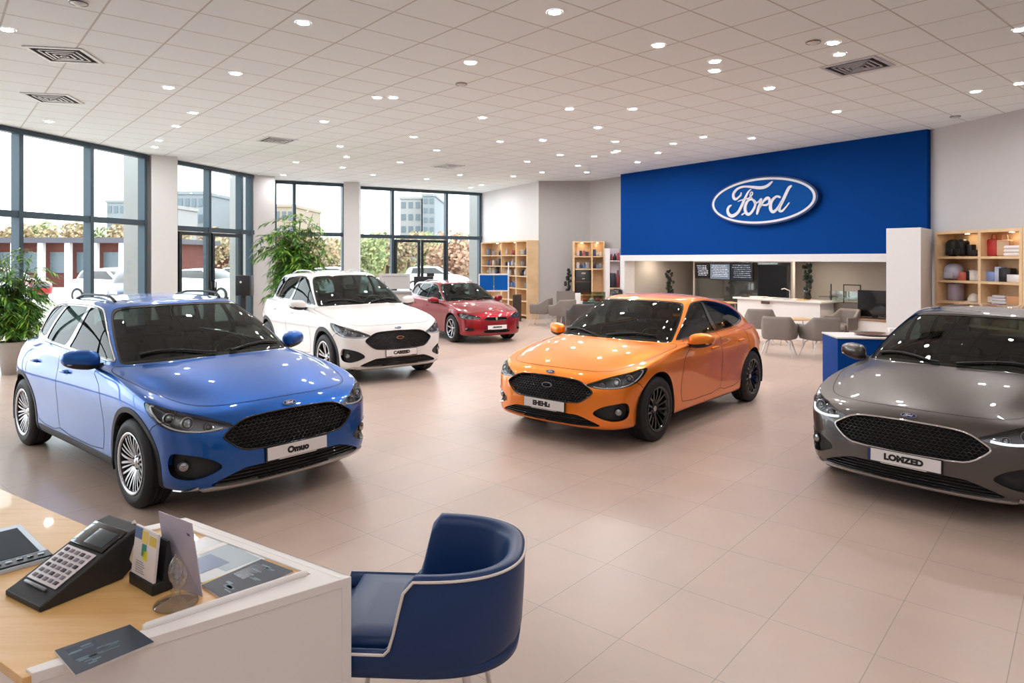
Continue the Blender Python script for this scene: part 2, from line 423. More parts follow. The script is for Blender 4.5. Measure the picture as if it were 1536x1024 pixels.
# ================================================================ car surface: one smooth spline dome, cut into panels
class Surf:
    def __init__(s, C):
        """C: (K,J,3) control points of the half body (y >= 0)"""
        K, J, _ = C.shape; s.K, s.J = K, J
        E = np.zeros((K+2, J+2, 3)); E[1:-1,1:-1] = C
        mir = np.array([1,-1,1])
        E[1:-1,0] = C[:,1]*mir; E[1:-1,-1] = C[:,-2]*mir
        E[0,1:-1] = 2*C[0]-C[1]; E[-1,1:-1] = C[-2]*mir
        E[0,0] = E[0,2]*mir; E[0,-1] = E[0,-3]*mir; E[-1,0] = E[-1,2]*mir; E[-1,-1] = E[-1,-3]*mir
        s.E = E
        nu, nv = (J-1)*8, (K-1)*6
        s.nu, s.nv = nu, nv
        U, V = np.meshgrid(np.linspace(0, J-1, nu+1), np.linspace(0, K-1, nv+1))
        s.gu, s.gv = U.ravel(), V.ravel()
        P, _ = s.ev(s.gu, s.gv); s.P = P
        W = nu+1
        s.quads = [(j*W+i, j*W+i+1, (j+1)*W+i+1, (j+1)*W+i) for j in range(nv) for i in range(nu)]
        s.bvh = BVHTree.FromPolygons([tuple(p) for p in P], s.quads)
    @staticmethod
    def basis(t):
        a = (1-t)**3/6; b = (3*t**3-6*t**2+4)/6; c = (-3*t**3+3*t**2+3*t+1)/6; d = t**3/6
        B = np.stack([a,b,c,d], -1)
        D = np.stack([-(1-t)**2/2, (9*t**2-12*t)/6, (-9*t**2+6*t+3)/6, t**2/2], -1)
        return B, D
    def ev(s, u, v):
        u = np.clip(np.asarray(u, float), 0, s.J-1); v = np.clip(np.asarray(v, float), 0, s.K-1)
        iu = np.minimum(u.astype(int), s.J-2); iv = np.minimum(v.astype(int), s.K-2)
        Bu, Du = s.basis(u-iu); Bv, Dv = s.basis(v-iv)
        G = np.zeros((len(u), 4, 4, 3))
        for a in range(4):
            for b in range(4): G[:,a,b] = s.E[iv+a, iu+b]
        P = np.einsum('na,nb,nabk->nk', Bv, Bu, G)
        Tu = np.einsum('na,nb,nabk->nk', Bv, Du, G); Tv = np.einsum('na,nb,nabk->nk', Dv, Bu, G)
        N = np.cross(Tu, Tv); L = np.linalg.norm(N, axis=1)
        bad = L < 1e-7
        N[bad] = (0,0,1); L[bad] = 1; N /= L[:,None]
        if not hasattr(s, 'flip'):
            mid = (u > 5.5) & (u < 7.5) & (v > 3) & (v < 5)
            s.flip = -1.0 if N[mid][:,1].mean() < 0 else 1.0
        N[~bad] *= s.flip
        edge = (u < 1e-6) | (u > s.J-1-1e-6) | (v > s.K-1-1e-6)
        N[edge, 1] = 0; l2 = np.linalg.norm(N, axis=1); l2[l2 < 1e-6] = 1
        return P, N/l2[:,None]
    def uv_of(s, hit):
        loc, nor, idx, _ = hit
        i = idx % s.nu; j = idx // s.nu; q = s.quads[idx]
        p0, p1, p3 = (s.P[q[k]] for k in (0, 1, 3)); p2 = s.P[q[2]]
        l = np.array(loc)
        eu = ((p1-p0)+(p2-p3))/2; evv = ((p3-p0)+(p2-p1))/2; c = (p0+p1+p2+p3)/4
        A = np.array([[eu@eu, eu@evv],[eu@evv, evv@evv]]); r = np.array([eu@(l-c), evv@(l-c)])
        try: a, b = np.linalg.solve(A+np.eye(2)*1e-12, r)
        except Exception: a = b = 0
        a = min(.5, max(-.5, a))+.5; b = min(.5, max(-.5, b))+.5
        return ((i+a)*(s.J-1)/s.nu, (j+b)*(s.K-1)/s.nv)
    def cast(s, p, mode):
        """p 2D, mode 'side' (x,z), 'front' (y,z), 'rear' (y,z), 'top' (x,y), 'near' 3D"""
        if mode == 'side': h = s.bvh.ray_cast((p[0], 4, p[1]), (0,-1,0))
        elif mode == 'front': h = s.bvh.ray_cast((6, max(p[0], 1e-4), p[1]), (-1,0,0))
        elif mode == 'rear': h = s.bvh.ray_cast((-6, max(p[0], 1e-4), p[1]), (1,0,0))
        elif mode == 'top': h = s.bvh.ray_cast((p[0], max(p[1], 1e-4), 4), (0,0,-1))
        else: h = s.bvh.find_nearest(Vector(p))
        if h[0] is None:
            q = {'side': lambda: (p[0], .85, p[1]), 'front': lambda: (2.1, p[0], p[1]), 'rear': lambda: (-2.1, p[0], p[1]), 'top': lambda: (p[0], p[1], 1.0)}[mode]()
            h = s.bvh.find_nearest(Vector(q))
        return s.uv_of(h)

class Region:
    """an outline on the body. path: uv points; closure: 'closed', 'u0' (mirrored about the centre line), 'v0' (open at the sill)"""
    def __init__(s, name, path, closure='closed'):
        s.name = name; s.path = [tuple(p) for p in path]; s.closure = closure
        if closure == 'u0':
            s.path[0] = (0.0, s.path[0][1]); s.path[-1] = (0.0, s.path[-1][1])
            s.poly = s.path+[(-1, s.path[-1][1]), (-1, s.path[0][1])]
        elif closure == 'uend':
            s.path[0] = (14.0, s.path[0][1]); s.path[-1] = (14.0, s.path[-1][1])
            s.poly = s.path+[(15, s.path[-1][1]), (15, s.path[0][1])]
        elif closure == 'u0v0':
            s.path[0] = (0.0, s.path[0][1]); s.path[-1] = (s.path[-1][0], 0.0)
            s.poly = s.path+[(s.path[-1][0], -1), (-1, -1), (-1, s.path[0][1])]
        elif closure == 'v0':
            s.path[0] = (s.path[0][0], 0.0); s.path[-1] = (s.path[-1][0], 0.0)
            s.poly = s.path+[(s.path[-1][0], -1), (s.path[0][0], -1)]
        else: s.poly = s.path

def cut_surface(S, regions):
    """constrained triangulation of the uv domain; returns verts uv, P, N, tris, region index per tri (-1 = rest)"""
    W = S.nu+1
    cons = []; edges = []
    for rg in regions:
        b = len(cons); n = len(rg.path)
        cons += rg.path
        m = n if rg.closure == 'closed' else n-1
        edges += [(b+i, b+(i+1) % n) for i in range(m)]
    cons_a = np.array(cons) if cons else np.zeros((0,2))
    gu, gv = S.gu, S.gv
    keep = np.ones(len(gu), bool)
    du, dv = (S.J-1)/S.nu, (S.K-1)/S.nv
    inner = (gu > 1e-6) & (gu < S.J-1-1e-6) & (gv > 1e-6) & (gv < S.K-1-1e-6)
    for c in cons_a:
        d = ((gu-c[0])/du)**2+((gv-c[1])/dv)**2
        keep &= ~((d < .12) & inner)
    gp = np.stack([gu[keep], gv[keep]], 1)
    pts = [Vector((float(a), float(b))) for a, b in cons_a]+[Vector((float(a), float(b))) for a, b in gp]
    v, e, f, _, _, _ = delaunay_2d_cdt(pts, edges, [], 0, 1e-6)
    uv = np.array([(p[0], p[1]) for p in v]); tri = np.array([list(t) for t in f if len(t) == 3])
    a, b, c = uv[tri[:,0]], uv[tri[:,1]], uv[tri[:,2]]
    ar = (b[:,0]-a[:,0])*(c[:,1]-a[:,1])-(b[:,1]-a[:,1])*(c[:,0]-a[:,0])
    tri = tri[np.abs(ar) > 1e-9]; ar = ar[np.abs(ar) > 1e-9]
    cen = uv[tri].mean(1); lab = np.full(len(tri), -1)
    for k, rg in enumerate(regions):
        m = in_poly(cen, rg.poly) & (lab < 0); lab[m] = k
    P, N = S.ev(uv[:,0], uv[:,1])
    p0, p1, p2 = P[tri[:,0]], P[tri[:,1]], P[tri[:,2]]
    fn = np.cross(p1-p0, p2-p0); nn = N[tri].mean(1)
    bad = (fn*nn).sum(1) < 0; tri[bad] = tri[bad][:, ::-1]
    return uv, P, N, tri, lab

def surf_mesh(name, P, N, tri, mats, parent, off=0.0, sides=(1,), wall=None, wall_mat=0, fmat=None, dirv=None, uv=None, J1=14):
    """mesh from a subset of triangles, offset along the normal; optional wall from the surface down to the offset floor"""
    used = np.unique(tri); idx = np.full(len(P), -1); idx[used] = np.arange(len(used))
    T = idx[tri]; Pn = P[used]; Nn = N[used]
    D = Nn if dirv is None else np.tile(np.array(dirv, float), (len(used), 1))
    Po = Pn+D*off
    verts = []; faces = []; norms = []; fm = []; base_n = len(used)
    edges = {}
    for t in T:
        for a, b in ((t[0],t[1]), (t[1],t[2]), (t[2],t[0])):
            k = (min(a,b), max(a,b)); edges[k] = None if k in edges else (a, b)
    border = [e for e in edges.values() if e is not None]
    if uv is not None:
        U = uv[used][:,0]
        border = [e for e in border if not (abs(U[e[0]]) < 1e-6 and abs(U[e[1]]) < 1e-6) and not (abs(U[e[0]]-J1) < 1e-6 and abs(U[e[1]]-J1) < 1e-6)]
    for sd in sides:
        m = np.array([1, sd, 1]); b = len(verts)
        verts += [tuple(p) for p in Po*m]; norms += [tuple(n) for n in Nn*m]
        for i, t in enumerate(T):
            faces.append((b+t[0], b+t[1], b+t[2]) if sd > 0 else (b+t[2], b+t[1], b+t[0])); fm.append(0 if fmat is None else int(fmat[i]))
        if wall:
            Pt = Pn+D*wall[0]; Pb = Pn+D*wall[1]
            for a, c in border:
                q = len(verts)
                verts += [tuple(Pt[a]*m), tuple(Pt[c]*m), tuple(Pb[c]*m), tuple(Pb[a]*m)]
                e1 = (Pt[c]-Pt[a])*m; e2 = (Pb[a]-Pt[a])*m; n = np.cross(e1, e2); l = np.linalg.norm(n); n = n/l if l > 1e-9 else np.array([0,0,1.])
                norms += [tuple(n)]*4
                faces.append((q, q+1, q+2, q+3)); fm.append(wall_mat)
    me = bpy.data.meshes.new(name); me.from_pydata(verts, [], faces)
    for mm in (mats if isinstance(mats, (list, tuple)) else [mats]): me.materials.append(mm)
    me.polygons.foreach_set('material_index', fm)
    me.polygons.foreach_set('use_smooth', [True]*len(faces))
    me.update()
    me.normals_split_custom_set_from_vertices(norms)
    o = bpy.data.objects.new(name, me); COL.objects.link(o); o.parent = parent
    return o

def lerp_pts(A, B, t):
    return [tuple(a[k]*(1-t)+b[k]*t for k in range(3)) for a, b in zip(A, B)]

def car_grid(p):
    F, Rr, w, xf, xr = p['F'], p['R'], p['w'], p['xf'], p['xr']
    bx = [F, F-.012, F-.055, F-.165, F-.42, xf, .90, .42, -.10, -.70, xr, Rr+.34, Rr+.10, Rr+.02, Rr]
    by = [0, .32, .60, .80, w-.02, w, w-.008, w-.012, w-.012, w-.005, w+.005, w-.04, .70, .38, 0]
    fw = [1,1,1,.85,.4,0,0,0,0,0,0,0,0,0,0]
    rw = [0,0,0,0,0,0,0,0,0,0,0,.4,.9,1,1]
    sw = [0,.10,.45,.85,1,1,1,1,1,1,1,.9,.5,.1,0]
    tab = p.get('tab') or [(.16,.20, .18,.20, .16,.23), (.045,.19, .07,.19, .06,.24), (.0,.245,.035,.24,.02,.31), (.0,.36,.028,.36,.0,.45),
           (.008,.49,.022,.52,.0,.58), (.03,.60,.002,.69,.012,.74), (.07,.685,.006,.785,.035,.85), (.135,.745,.028,.875,.09,.93)]
    rings = []
    zft = [None]*7+[[0,0,.005,.02,.0,-.005,0,0,0,0,0,0,0,0,0]]
    for k, (fi, fz, si, sz, ri, rz) in enumerate(tab):
        rg = []
        for j in range(15):
            x = bx[j]-fi*fw[j]+ri*rw[j]; y = by[j]-si*sw[j]
            if k == 0 and 3 <= j <= 11: y = by[j]-si
            z = sz+(fz-sz)*fw[j]+(rz-sz)*rw[j]
            if k >= 5 and j in (5, 10): y += .012
            rg.append((x, max(0,y) if j not in (0,14) else 0.0, z))
        rings.append(rg)
    F2 = F; cx, cz = p['cowl']; bz = p['belt']        # belt z: front, mid, rear
    hz = p.get('hz', .80)
    k8 = [(F2-.24,0,hz),(F2-.25,.30,hz-.002),(F2-.31,.52,hz-.008),(F2-.46,.69,hz-.002),(F2-.74,.785,hz+.05),(xf-.20,.835,bz[0]-.055),(.80,.855,bz[0]-.035),
          (.42,.862,bz[0]-.03),(-.10,.862,bz[1]-.03),(-.70,.862,bz[1]-.02+.01),(xr,.845,bz[2]-.03),(Rr+.38,.795,bz[2]-.02),(Rr+.20,.64,bz[2]-.005),(Rr+.14,.36,bz[2]),(Rr+.13,0,bz[2])]
    rx, rb = p['tail_base']                          # x offset and z of the rear glass base
    k11 = [(cx,0,cz),(cx-.012,.27,cz-.003),(cx-.055,.50,cz-.01),(cx-.135,.655,cz-.022),(cx-.22,.735,cz-.035),(cx-.31,.775,cz-.045),(.58,.79,bz[0]),
           (.28,.80,bz[0]+.005),(-.14,.805,bz[1]),(-.70,.80,bz[1]+.012),(xr+.03,.765,bz[2]),(Rr+rx+.22,.70,rb-.015),(Rr+rx+.08,.55,rb),(Rr+rx+.01,.32,rb+.005),(Rr+rx,0,rb+.005)]
    tx, tz = p['ws_top']; ex, ez = p['rear_top']; rw_ = p.get('roofw', .59)
    k14 = [(tx,0,tz),(tx-.01,.22,tz-.002),(tx-.04,.40,tz-.008),(tx-.10,rw_-.075,tz-.018),(tx-.17,rw_-.03,tz-.022),(tx-.25,rw_,tz-.018),(tx-.38,rw_+.012,tz-.01),
           (-.30 if tx < .3 else -.22,rw_+.018,tz+.0),(-.60,rw_+.018,p['zr']-.075),(-.88,rw_+.012,(p['zr']-.075+ez)/2+.008),(xr+.14,rw_-.005,ez+.02),(ex+.13,rw_-.035,ez-.004),(ex+.03,.47,ez-.004),(ex,.27,ez),(ex-.003,0,ez+.002)]
    k9 = lerp_pts(k8, k11, .33); k10 = lerp_pts(k8, k11, .68)
    def lift(rg, dz, n):
        return [(x,y,z+dz*(1 if j < n-1 else .5 if j == n-1 else 0)) for j,(x,y,z) in enumerate(rg)]
    k9 = lift(k9, .030, 5); k10 = lift(k10, .025, 5)
    k9 = [(x,y,z+(.010 if j in (2,3) else 0)) for j,(x,y,z) in enumerate(k9)]; k10 = [(x,y,z+(.010 if j in (2,3) else 0)) for j,(x,y,z) in enumerate(k10)]
    k12 = lerp_pts(k11, k14, .05)
    k13 = lerp_pts(k11, k14, .52)
    k13 = [(x+(.045 if j < 3 else .035 if j < 5 else 0)-(.02 if j > 12 else 0), y+(.028 if 3 <= j <= 11 else .01 if 0 < j < 14 else 0), z+(.02 if j < 5 or j > 11 else .0)) for j,(x,y,z) in enumerate(k13)]
    zr = p['zr']
    k15 = []
    for j,(x,y,z) in enumerate(k14):
        x2 = x-(.10 if j < 3 else .08 if j < 5 else .03 if j == 5 else 0)+(.10 if j > 11 else .05 if j == 11 else 0)
        k15.append((x2, y-(.05 if 3 <= j <= 11 else .02 if j not in (0,14) else 0), z+(.035 if 3 <= j <= 11 else .028)))
    n = 15; k16 = []; k17 = []
    xa, xb = k15[0][0]-.05, k15[14][0]+.08
    for j in range(15):
        x = k15[j][0]*.8+(xa+(xb-xa)*j/14)*.2
        t = min(1, max(0, (xa-x)/(xa-xb)))
        zc = (tz+.035)*(1-t)+(ez+.035)*t+(zr-((tz+.035)+(ez+.035))/2)*math.sin(math.pi*min(1,t*1.0))*1.0
        k16.append((x, k15[j][1]*.55, zc-.012)); k17.append((x, 0.0, zc))
    rings += [k8, k9, k10, k11, k12, k13, k14, k15, k16, k17]
    C = np.array(rings)
    C[:,:,0] *= p.get('sx', 1)
    C[:,:,1] *= p.get('sy', 1)
    z = C[:,:,2]; C[:,:,2] = z*p.get('sz', 1)+p.get('dz', 0)
    return C
# ================================================================ car materials
def paint(name, col, metal=.35, rough=.35):
    if name in MATS: return MATS[name]
    m = mat(name, col, rough, metal, coat=1.0, coat_rough=.02)
    nt, b = nodes_of(m)
    # bare inner side of the shell is dark lining
    out = nt.nodes['Material Output']; mx = nt.nodes.new('ShaderNodeMixShader'); g = nt.nodes.new('ShaderNodeNewGeometry')
    d = nt.nodes.new('ShaderNodeBsdfDiffuse'); d.inputs[0].default_value = (.035,.035,.037,1)
    nt.links.new(g.outputs['Backfacing'], mx.inputs[0]); nt.links.new(b.outputs[0], mx.inputs[1]); nt.links.new(d.outputs[0], mx.inputs[2]); nt.links.new(mx.outputs[0], out.inputs[0])
    return m
M_BLK = mat('gloss_black', (.006,.006,.007), .12, 0, coat=.6)
M_PLA = mat('black_plastic', (.018,.018,.019), .5)
M_VOID = mat('dark_recess', (.004,.004,.004), .8)
M_CLAD = mat('charcoal_cladding', (.045,.045,.05), .55)
M_CHR = mat('chrome', (.75,.76,.78), .08, 1)
M_SIL = mat('silver_satin', (.62,.60,.58), .28, .85)
M_RUB = mat('tyre_rubber', (.012,.012,.013), .62)
M_RIMD = mat('rim_dark', (.03,.03,.033), .3, .6)
M_RIMS = mat('rim_machined', (.62,.62,.64), .22, .95)
M_RIMB = mat('rim_black', (.012,.012,.013), .25, .3, coat=.5)
M_DISC = mat('brake_steel', (.25,.25,.26), .35, 1)
M_CARG = glassmat('car_glass', (.40,.45,.42), .05)
M_SIDEG = glassmat('car_side_glass', (.17,.23,.22), .05)
M_LENS = glassmat('lamp_lens', (.93,.95,.97), .06)
M_LAMP = mat('lamp_reflector', (.35,.36,.38), .18, 1)
M_LAMPD = mat('lamp_bezel', (.03,.032,.036), .25, .4)
M_LAMPI = mat('lamp_inner', (.16,.17,.19), .28, .85)
M_DRL = mat('lamp_light_guide', (.85,.87,.9), .25, 0, coat=.5)
M_PLATE = mat('plate_white', (.80,.78,.78), .35)
M_INK = mat('plate_ink', (.01,.01,.012), .5)
M_SEAT = mat('seat_fabric', (.05,.052,.055), .85)
M_DASH = mat('dash_plastic', (.10,.105,.10), .6)
M_LINER = mat('headliner', (.42,.42,.38), .9)
M_RED = mat('tail_lamp_red', (.5,.01,.015), .15, 0, coat=1)
M_BADGE = mat('badge_blue', (.004,.03,.16), .15, .2, coat=1)
M_WHT = mat('badge_script', (.85,.86,.9), .25, .4)

# script lettering of the oval emblem, traced as strokes with varying width (unit: oval is 2.58 wide, 1 high)
def px2u(pts):
    # tracing frame of the sign: rectify the oblique view to the flat oval
    out = []
    for x, y, r in pts:
        u = (x-770)/665.0; sh = (y-(360-(x-770)*.0))/1.0
        out.append((u*1.29, -(sh)/250.0*.5, r/250.0*.5))
    return out
SCRIPT = [
 # F: top flourish
 [(528,262,9),(522,285,13),(495,305,12),(462,322,16),(432,310,20),(424,275,20),(445,240,18),(490,212,15),(550,200,13),(620,204,14),(690,216,18),(750,226,20),(810,228,20),(860,216,18),(895,195,15),(918,180,9)],
 # F: stem with foot curl
 [(655,235,6),(625,255,12),(600,290,16),(565,345,19),(530,405,20),(490,460,20),(440,490,22),(395,495,22),(358,470,22),(348,430,20),(365,398,16),(395,382,8)],
 # F: cross bar and curl
 [(484,350,5),(520,340,8),(570,332,8),(620,325,8),(655,305,8),(676,280,9),(662,262,6),(645,285,7),(648,310,9),(672,326,5)],
 # o
 [(700,370,13),(672,340,12),(625,345,16),(590,385,20),(580,440,22),(600,480,20),(632,490,18),(672,462,17),(705,415,17),(712,370,14),(690,345,10)],
 # o-r link
 [(540,490,10),(580,470,8)],
 [(700,385,9),(745,372,9),(780,345,14)],
 # r
 [(785,345,14),(772,390,20),(750,440,21),(735,488,16)],
 [(760,440,10),(800,385,12),(835,350,18),(868,340,20),(888,356,16),(878,378,10)],
 [(800,405,9),(850,408,13),(880,392,10)],
 # d bowl
 [(1010,340,14),(975,330,13),(930,355,18),(902,400,22),(900,450,22),(925,480,19),(960,470,17),(1000,430,16),(1030,385,14)],
 # d stem
 [(1140,242,14),(1112,262,20),(1075,325,21),(1040,385,21),(1010,435,21),(1005,470,18),(1035,480,14),(1075,450,11),(1118,404,7)],
]
def script_strokes(mb, M, thick, mat_i=0, sub=3):
    for st in SCRIPT:
        pts = [(a_, b_, r_*.80) for a_, b_, r_ in px2u(st)]
        # catmull rom smoothing
        P = []
        n = len(pts)
        for i in range(n-1):
            p0, p1, p2, p3 = pts[max(i-1,0)], pts[i], pts[i+1], pts[min(i+2,n-1)]
            for k in range(sub):
                t = k/sub
                P.append(tuple(.5*((2*p1[c])+(-p0[c]+p2[c])*t+(2*p0[c]-5*p1[c]+4*p2[c]-p3[c])*t*t+(-p0[c]+3*p1[c]-3*p2[c]+p3[c])*t**3) for c in range(3)))
        P.append(pts[-1])
        L = []; Rr = []
        for i, (x, y, r) in enumerate(P):
            a = P[max(i-1,0)]; b = P[min(i+1,len(P)-1)]
            t = Vector((b[0]-a[0], b[1]-a[1])); t = t.normalized() if t.length > 1e-9 else Vector((1,0)); nn = Vector((-t.y, t.x))
            L.append((x+nn.x*r, y+nn.y*r)); Rr.append((x-nn.x*r, y-nn.y*r))
        vs = [(x,y,thick) for x,y in L]+[(x,y,thick) for x,y in Rr]+[(x,y,0) for x,y in L]+[(x,y,0) for x,y in Rr]
        m = len(L); fs = []
        for i in range(m-1):
            fs += [(i, m+i, m+i+1, i+1), (i, i+1, 2*m+i+1, 2*m+i), (m+i+1, m+i, 3*m+i, 3*m+i+1)]
        mb.add(vs, fs, mat_i, False, M)
        for (x, y, r) in (P[0], P[-1]):
            c = [(x+r*math.cos(a*math.pi/5), y+r*math.sin(a*math.pi/5)) for a in range(10)]
            mb.prism(c, 0, thick*.99, mat_i, M)
def oval(a, b, n=48):
    return [(a*math.cos(2*math.pi*k/n), b*math.sin(2*math.pi*k/n)) for k in range(n)]

def text_mesh(s, size, depth=.002, bold=0.0):
    """text in the default typeface as (verts, faces), centred, in the xy plane"""
    c = bpy.data.curves.new('txt', 'FONT'); c.body = s; c.size = size; c.extrude = depth/2; c.offset = bold; c.align_x = 'CENTER'; c.align_y = 'CENTER'; c.resolution_u = 3
    o = bpy.data.objects.new('txt', c); COL.objects.link(o)
    dg = bpy.context.evaluated_depsgraph_get(); me = bpy.data.meshes.new_from_object(o.evaluated_get(dg))
    v = [x.co.copy() for x in me.vertices]; f = [tuple(p.vertices) for p in me.polygons]
    bpy.data.objects.remove(o); bpy.data.curves.remove(c); bpy.data.meshes.remove(me)
    return v, f

def frame_mat(origin, normal, up=(0,0,1)):
    """matrix whose local z is the normal, local y is roughly up"""
    n = Vector(normal).normalized(); u = Vector(up); u = (u-n*u.dot(n)).normalized(); x = u.cross(n)
    M = Matrix((x, u, n)).transposed().to_4x4(); M.translation = Vector(origin)
    return M

def make_wheel(parent, loc, side, rad, rr, style, mface, mside, name='tyre'):
    """tyre part with rim and brake disc as sub-parts; axis along y, outer face towards +y*side"""
    Mw = Matrix.Translation(loc) @ Matrix.Rotation(R(-90) if side > 0 else R(90), 4, 'X')
    # local z is the outward axis
    hw = .105
    t = MB()
    prof = [(rr-.012,-hw*.80),(rr+.012,-hw*.95),(rr+.05,-hw*1.02),(rad-.045,-hw*1.0),(rad-.012,-hw*.86),(rad,-hw*.70),(rad,-hw*.36),(rad-.007,-hw*.34),(rad-.007,-hw*.28),(rad,-hw*.26),(rad,-.012),(rad-.007,-.010),(rad-.007,.010),(rad,.012),
            (rad,hw*.26),(rad-.007,hw*.28),(rad-.007,hw*.34),(rad,hw*.36),(rad,hw*.70),(rad-.012,hw*.86),(rad-.045,hw*1.0),(rr+.05,hw*1.02),(rr+.012,hw*.95),(rr-.012,hw*.80)]
    t.lathe(prof, 56, 0, Mw)
    ty = t.build(name, M_RUB, parent)
    b = MB()
    b.lathe([(rr+.006,hw*.97),(rr+.004,hw*1.0),(rr-.010,hw*.98),(rr-.016,hw*.90),(rr-.024,hw*.80),(rr-.03,-hw*.5),(rr-.012,-hw*.85)], 56, 0, Mw, mats=[0,0,0,1,1,1])
    zo, zh = hw*.86, hw*.55
    def spoke(a0, a1, w0, w1, r0=.045, r1=None, z0=None, z1=None):
        r1 = r1 or rr-.014; z0_ = zh if z0 is None else z0; z1_ = zo if z1 is None else z1
        n = 7; L = []; 
        for i in range(n):
            t_ = i/(n-1); r_ = r0+(r1-r0)*t_; a = a0+(a1-a0)*(t_**1.3); w = w0+(w1-w0)*t_; z = z0_+(z1_-z0_)*math.sin(t_*math.pi/2)
            c, s_ = math.cos(a), math.sin(a)
            for q, (dw, dz) in enumerate(((-1,0),(1,0),(1.25,-.030),(-1.25,-.030))):
                L.append((r_*c-s_*w*dw, r_*s_+c*w*dw, z+dz))
        fs = []; fm = []
        for i in range(n-1):
            for q in range(4):
                b.add([], [], 0)
                fs.append((i*4+q, i*4+(q+1)%4, (i+1)*4+(q+1)%4, (i+1)*4+q)); fm.append(0 if q == 0 else 1)
        base = len(b.v)
        for p_ in L: b.v.append(Mw @ Vector(p_))
        for f_, m_ in zip(fs, fm): b.f.append(tuple(base+i for i in f_)); b.m.append(m_); b.sm.append(False)
    if style == 'multi':
        for k in range(8):
            a = 2*math.pi*k/8
            spoke(a-.10, a-.21, .009, .008); spoke(a+.10, a+.16, .009, .008)
            spoke(a+.36, a+.36, .004, .007)
    elif style == 'double':
        for k in range(5):
            a = 2*math.pi*k/5+.3
            spoke(a-.18, a-.17, .013, .012); spoke(a+.18, a+.17, .013, .012)
    elif style == 'blackfive':
        for k in range(5):
            a = 2*math.pi*k/5+.3
            spoke(a-.10, a-.24, .014, .008); spoke(a+.10, a+.24, .014, .008)
            spoke(a+.62, a+.62, .006, .010)
    else:
        for k in range(7):
            a = 2*math.pi*k/7+.2; spoke(a, a, .020, .013)
    b.lathe([(0,zh+.006),(.045,zh+.004),(.06,zh-.004),(.066,zh-.03)], 28, 0, Mw, mats=[0,0,1])
    for k in range(5):
        a = 2*math.pi*k/5; b.sphere((.045*math.cos(a)*1.0, .045*math.sin(a), zh+.002), .008, 8, 5, 1, M=Mw)
    rm = b.build('alloy_rim', [mface, mside], ty)
    d = MB(); d.lathe([(0,.02),(.09,.02),(.10,.012),(rr*.78,.012),(rr*.78,-.012),(.10,-.012)], 36, 0, Mw); d.lathe([(rr-.035,-hw*.8),(0,-hw*.8)], 36, 1, Mw); d.build('brake_disc', [M_DISC, M_VOID], ty)
    h = MB(); h.lathe([(0,zh+.012),(.024,zh+.010),(.029,zh+.004)], 20, 0, Mw); h.build('hub_cap', M_CHR if style != 'blackfive' else M_SIL, ty)
    return ty

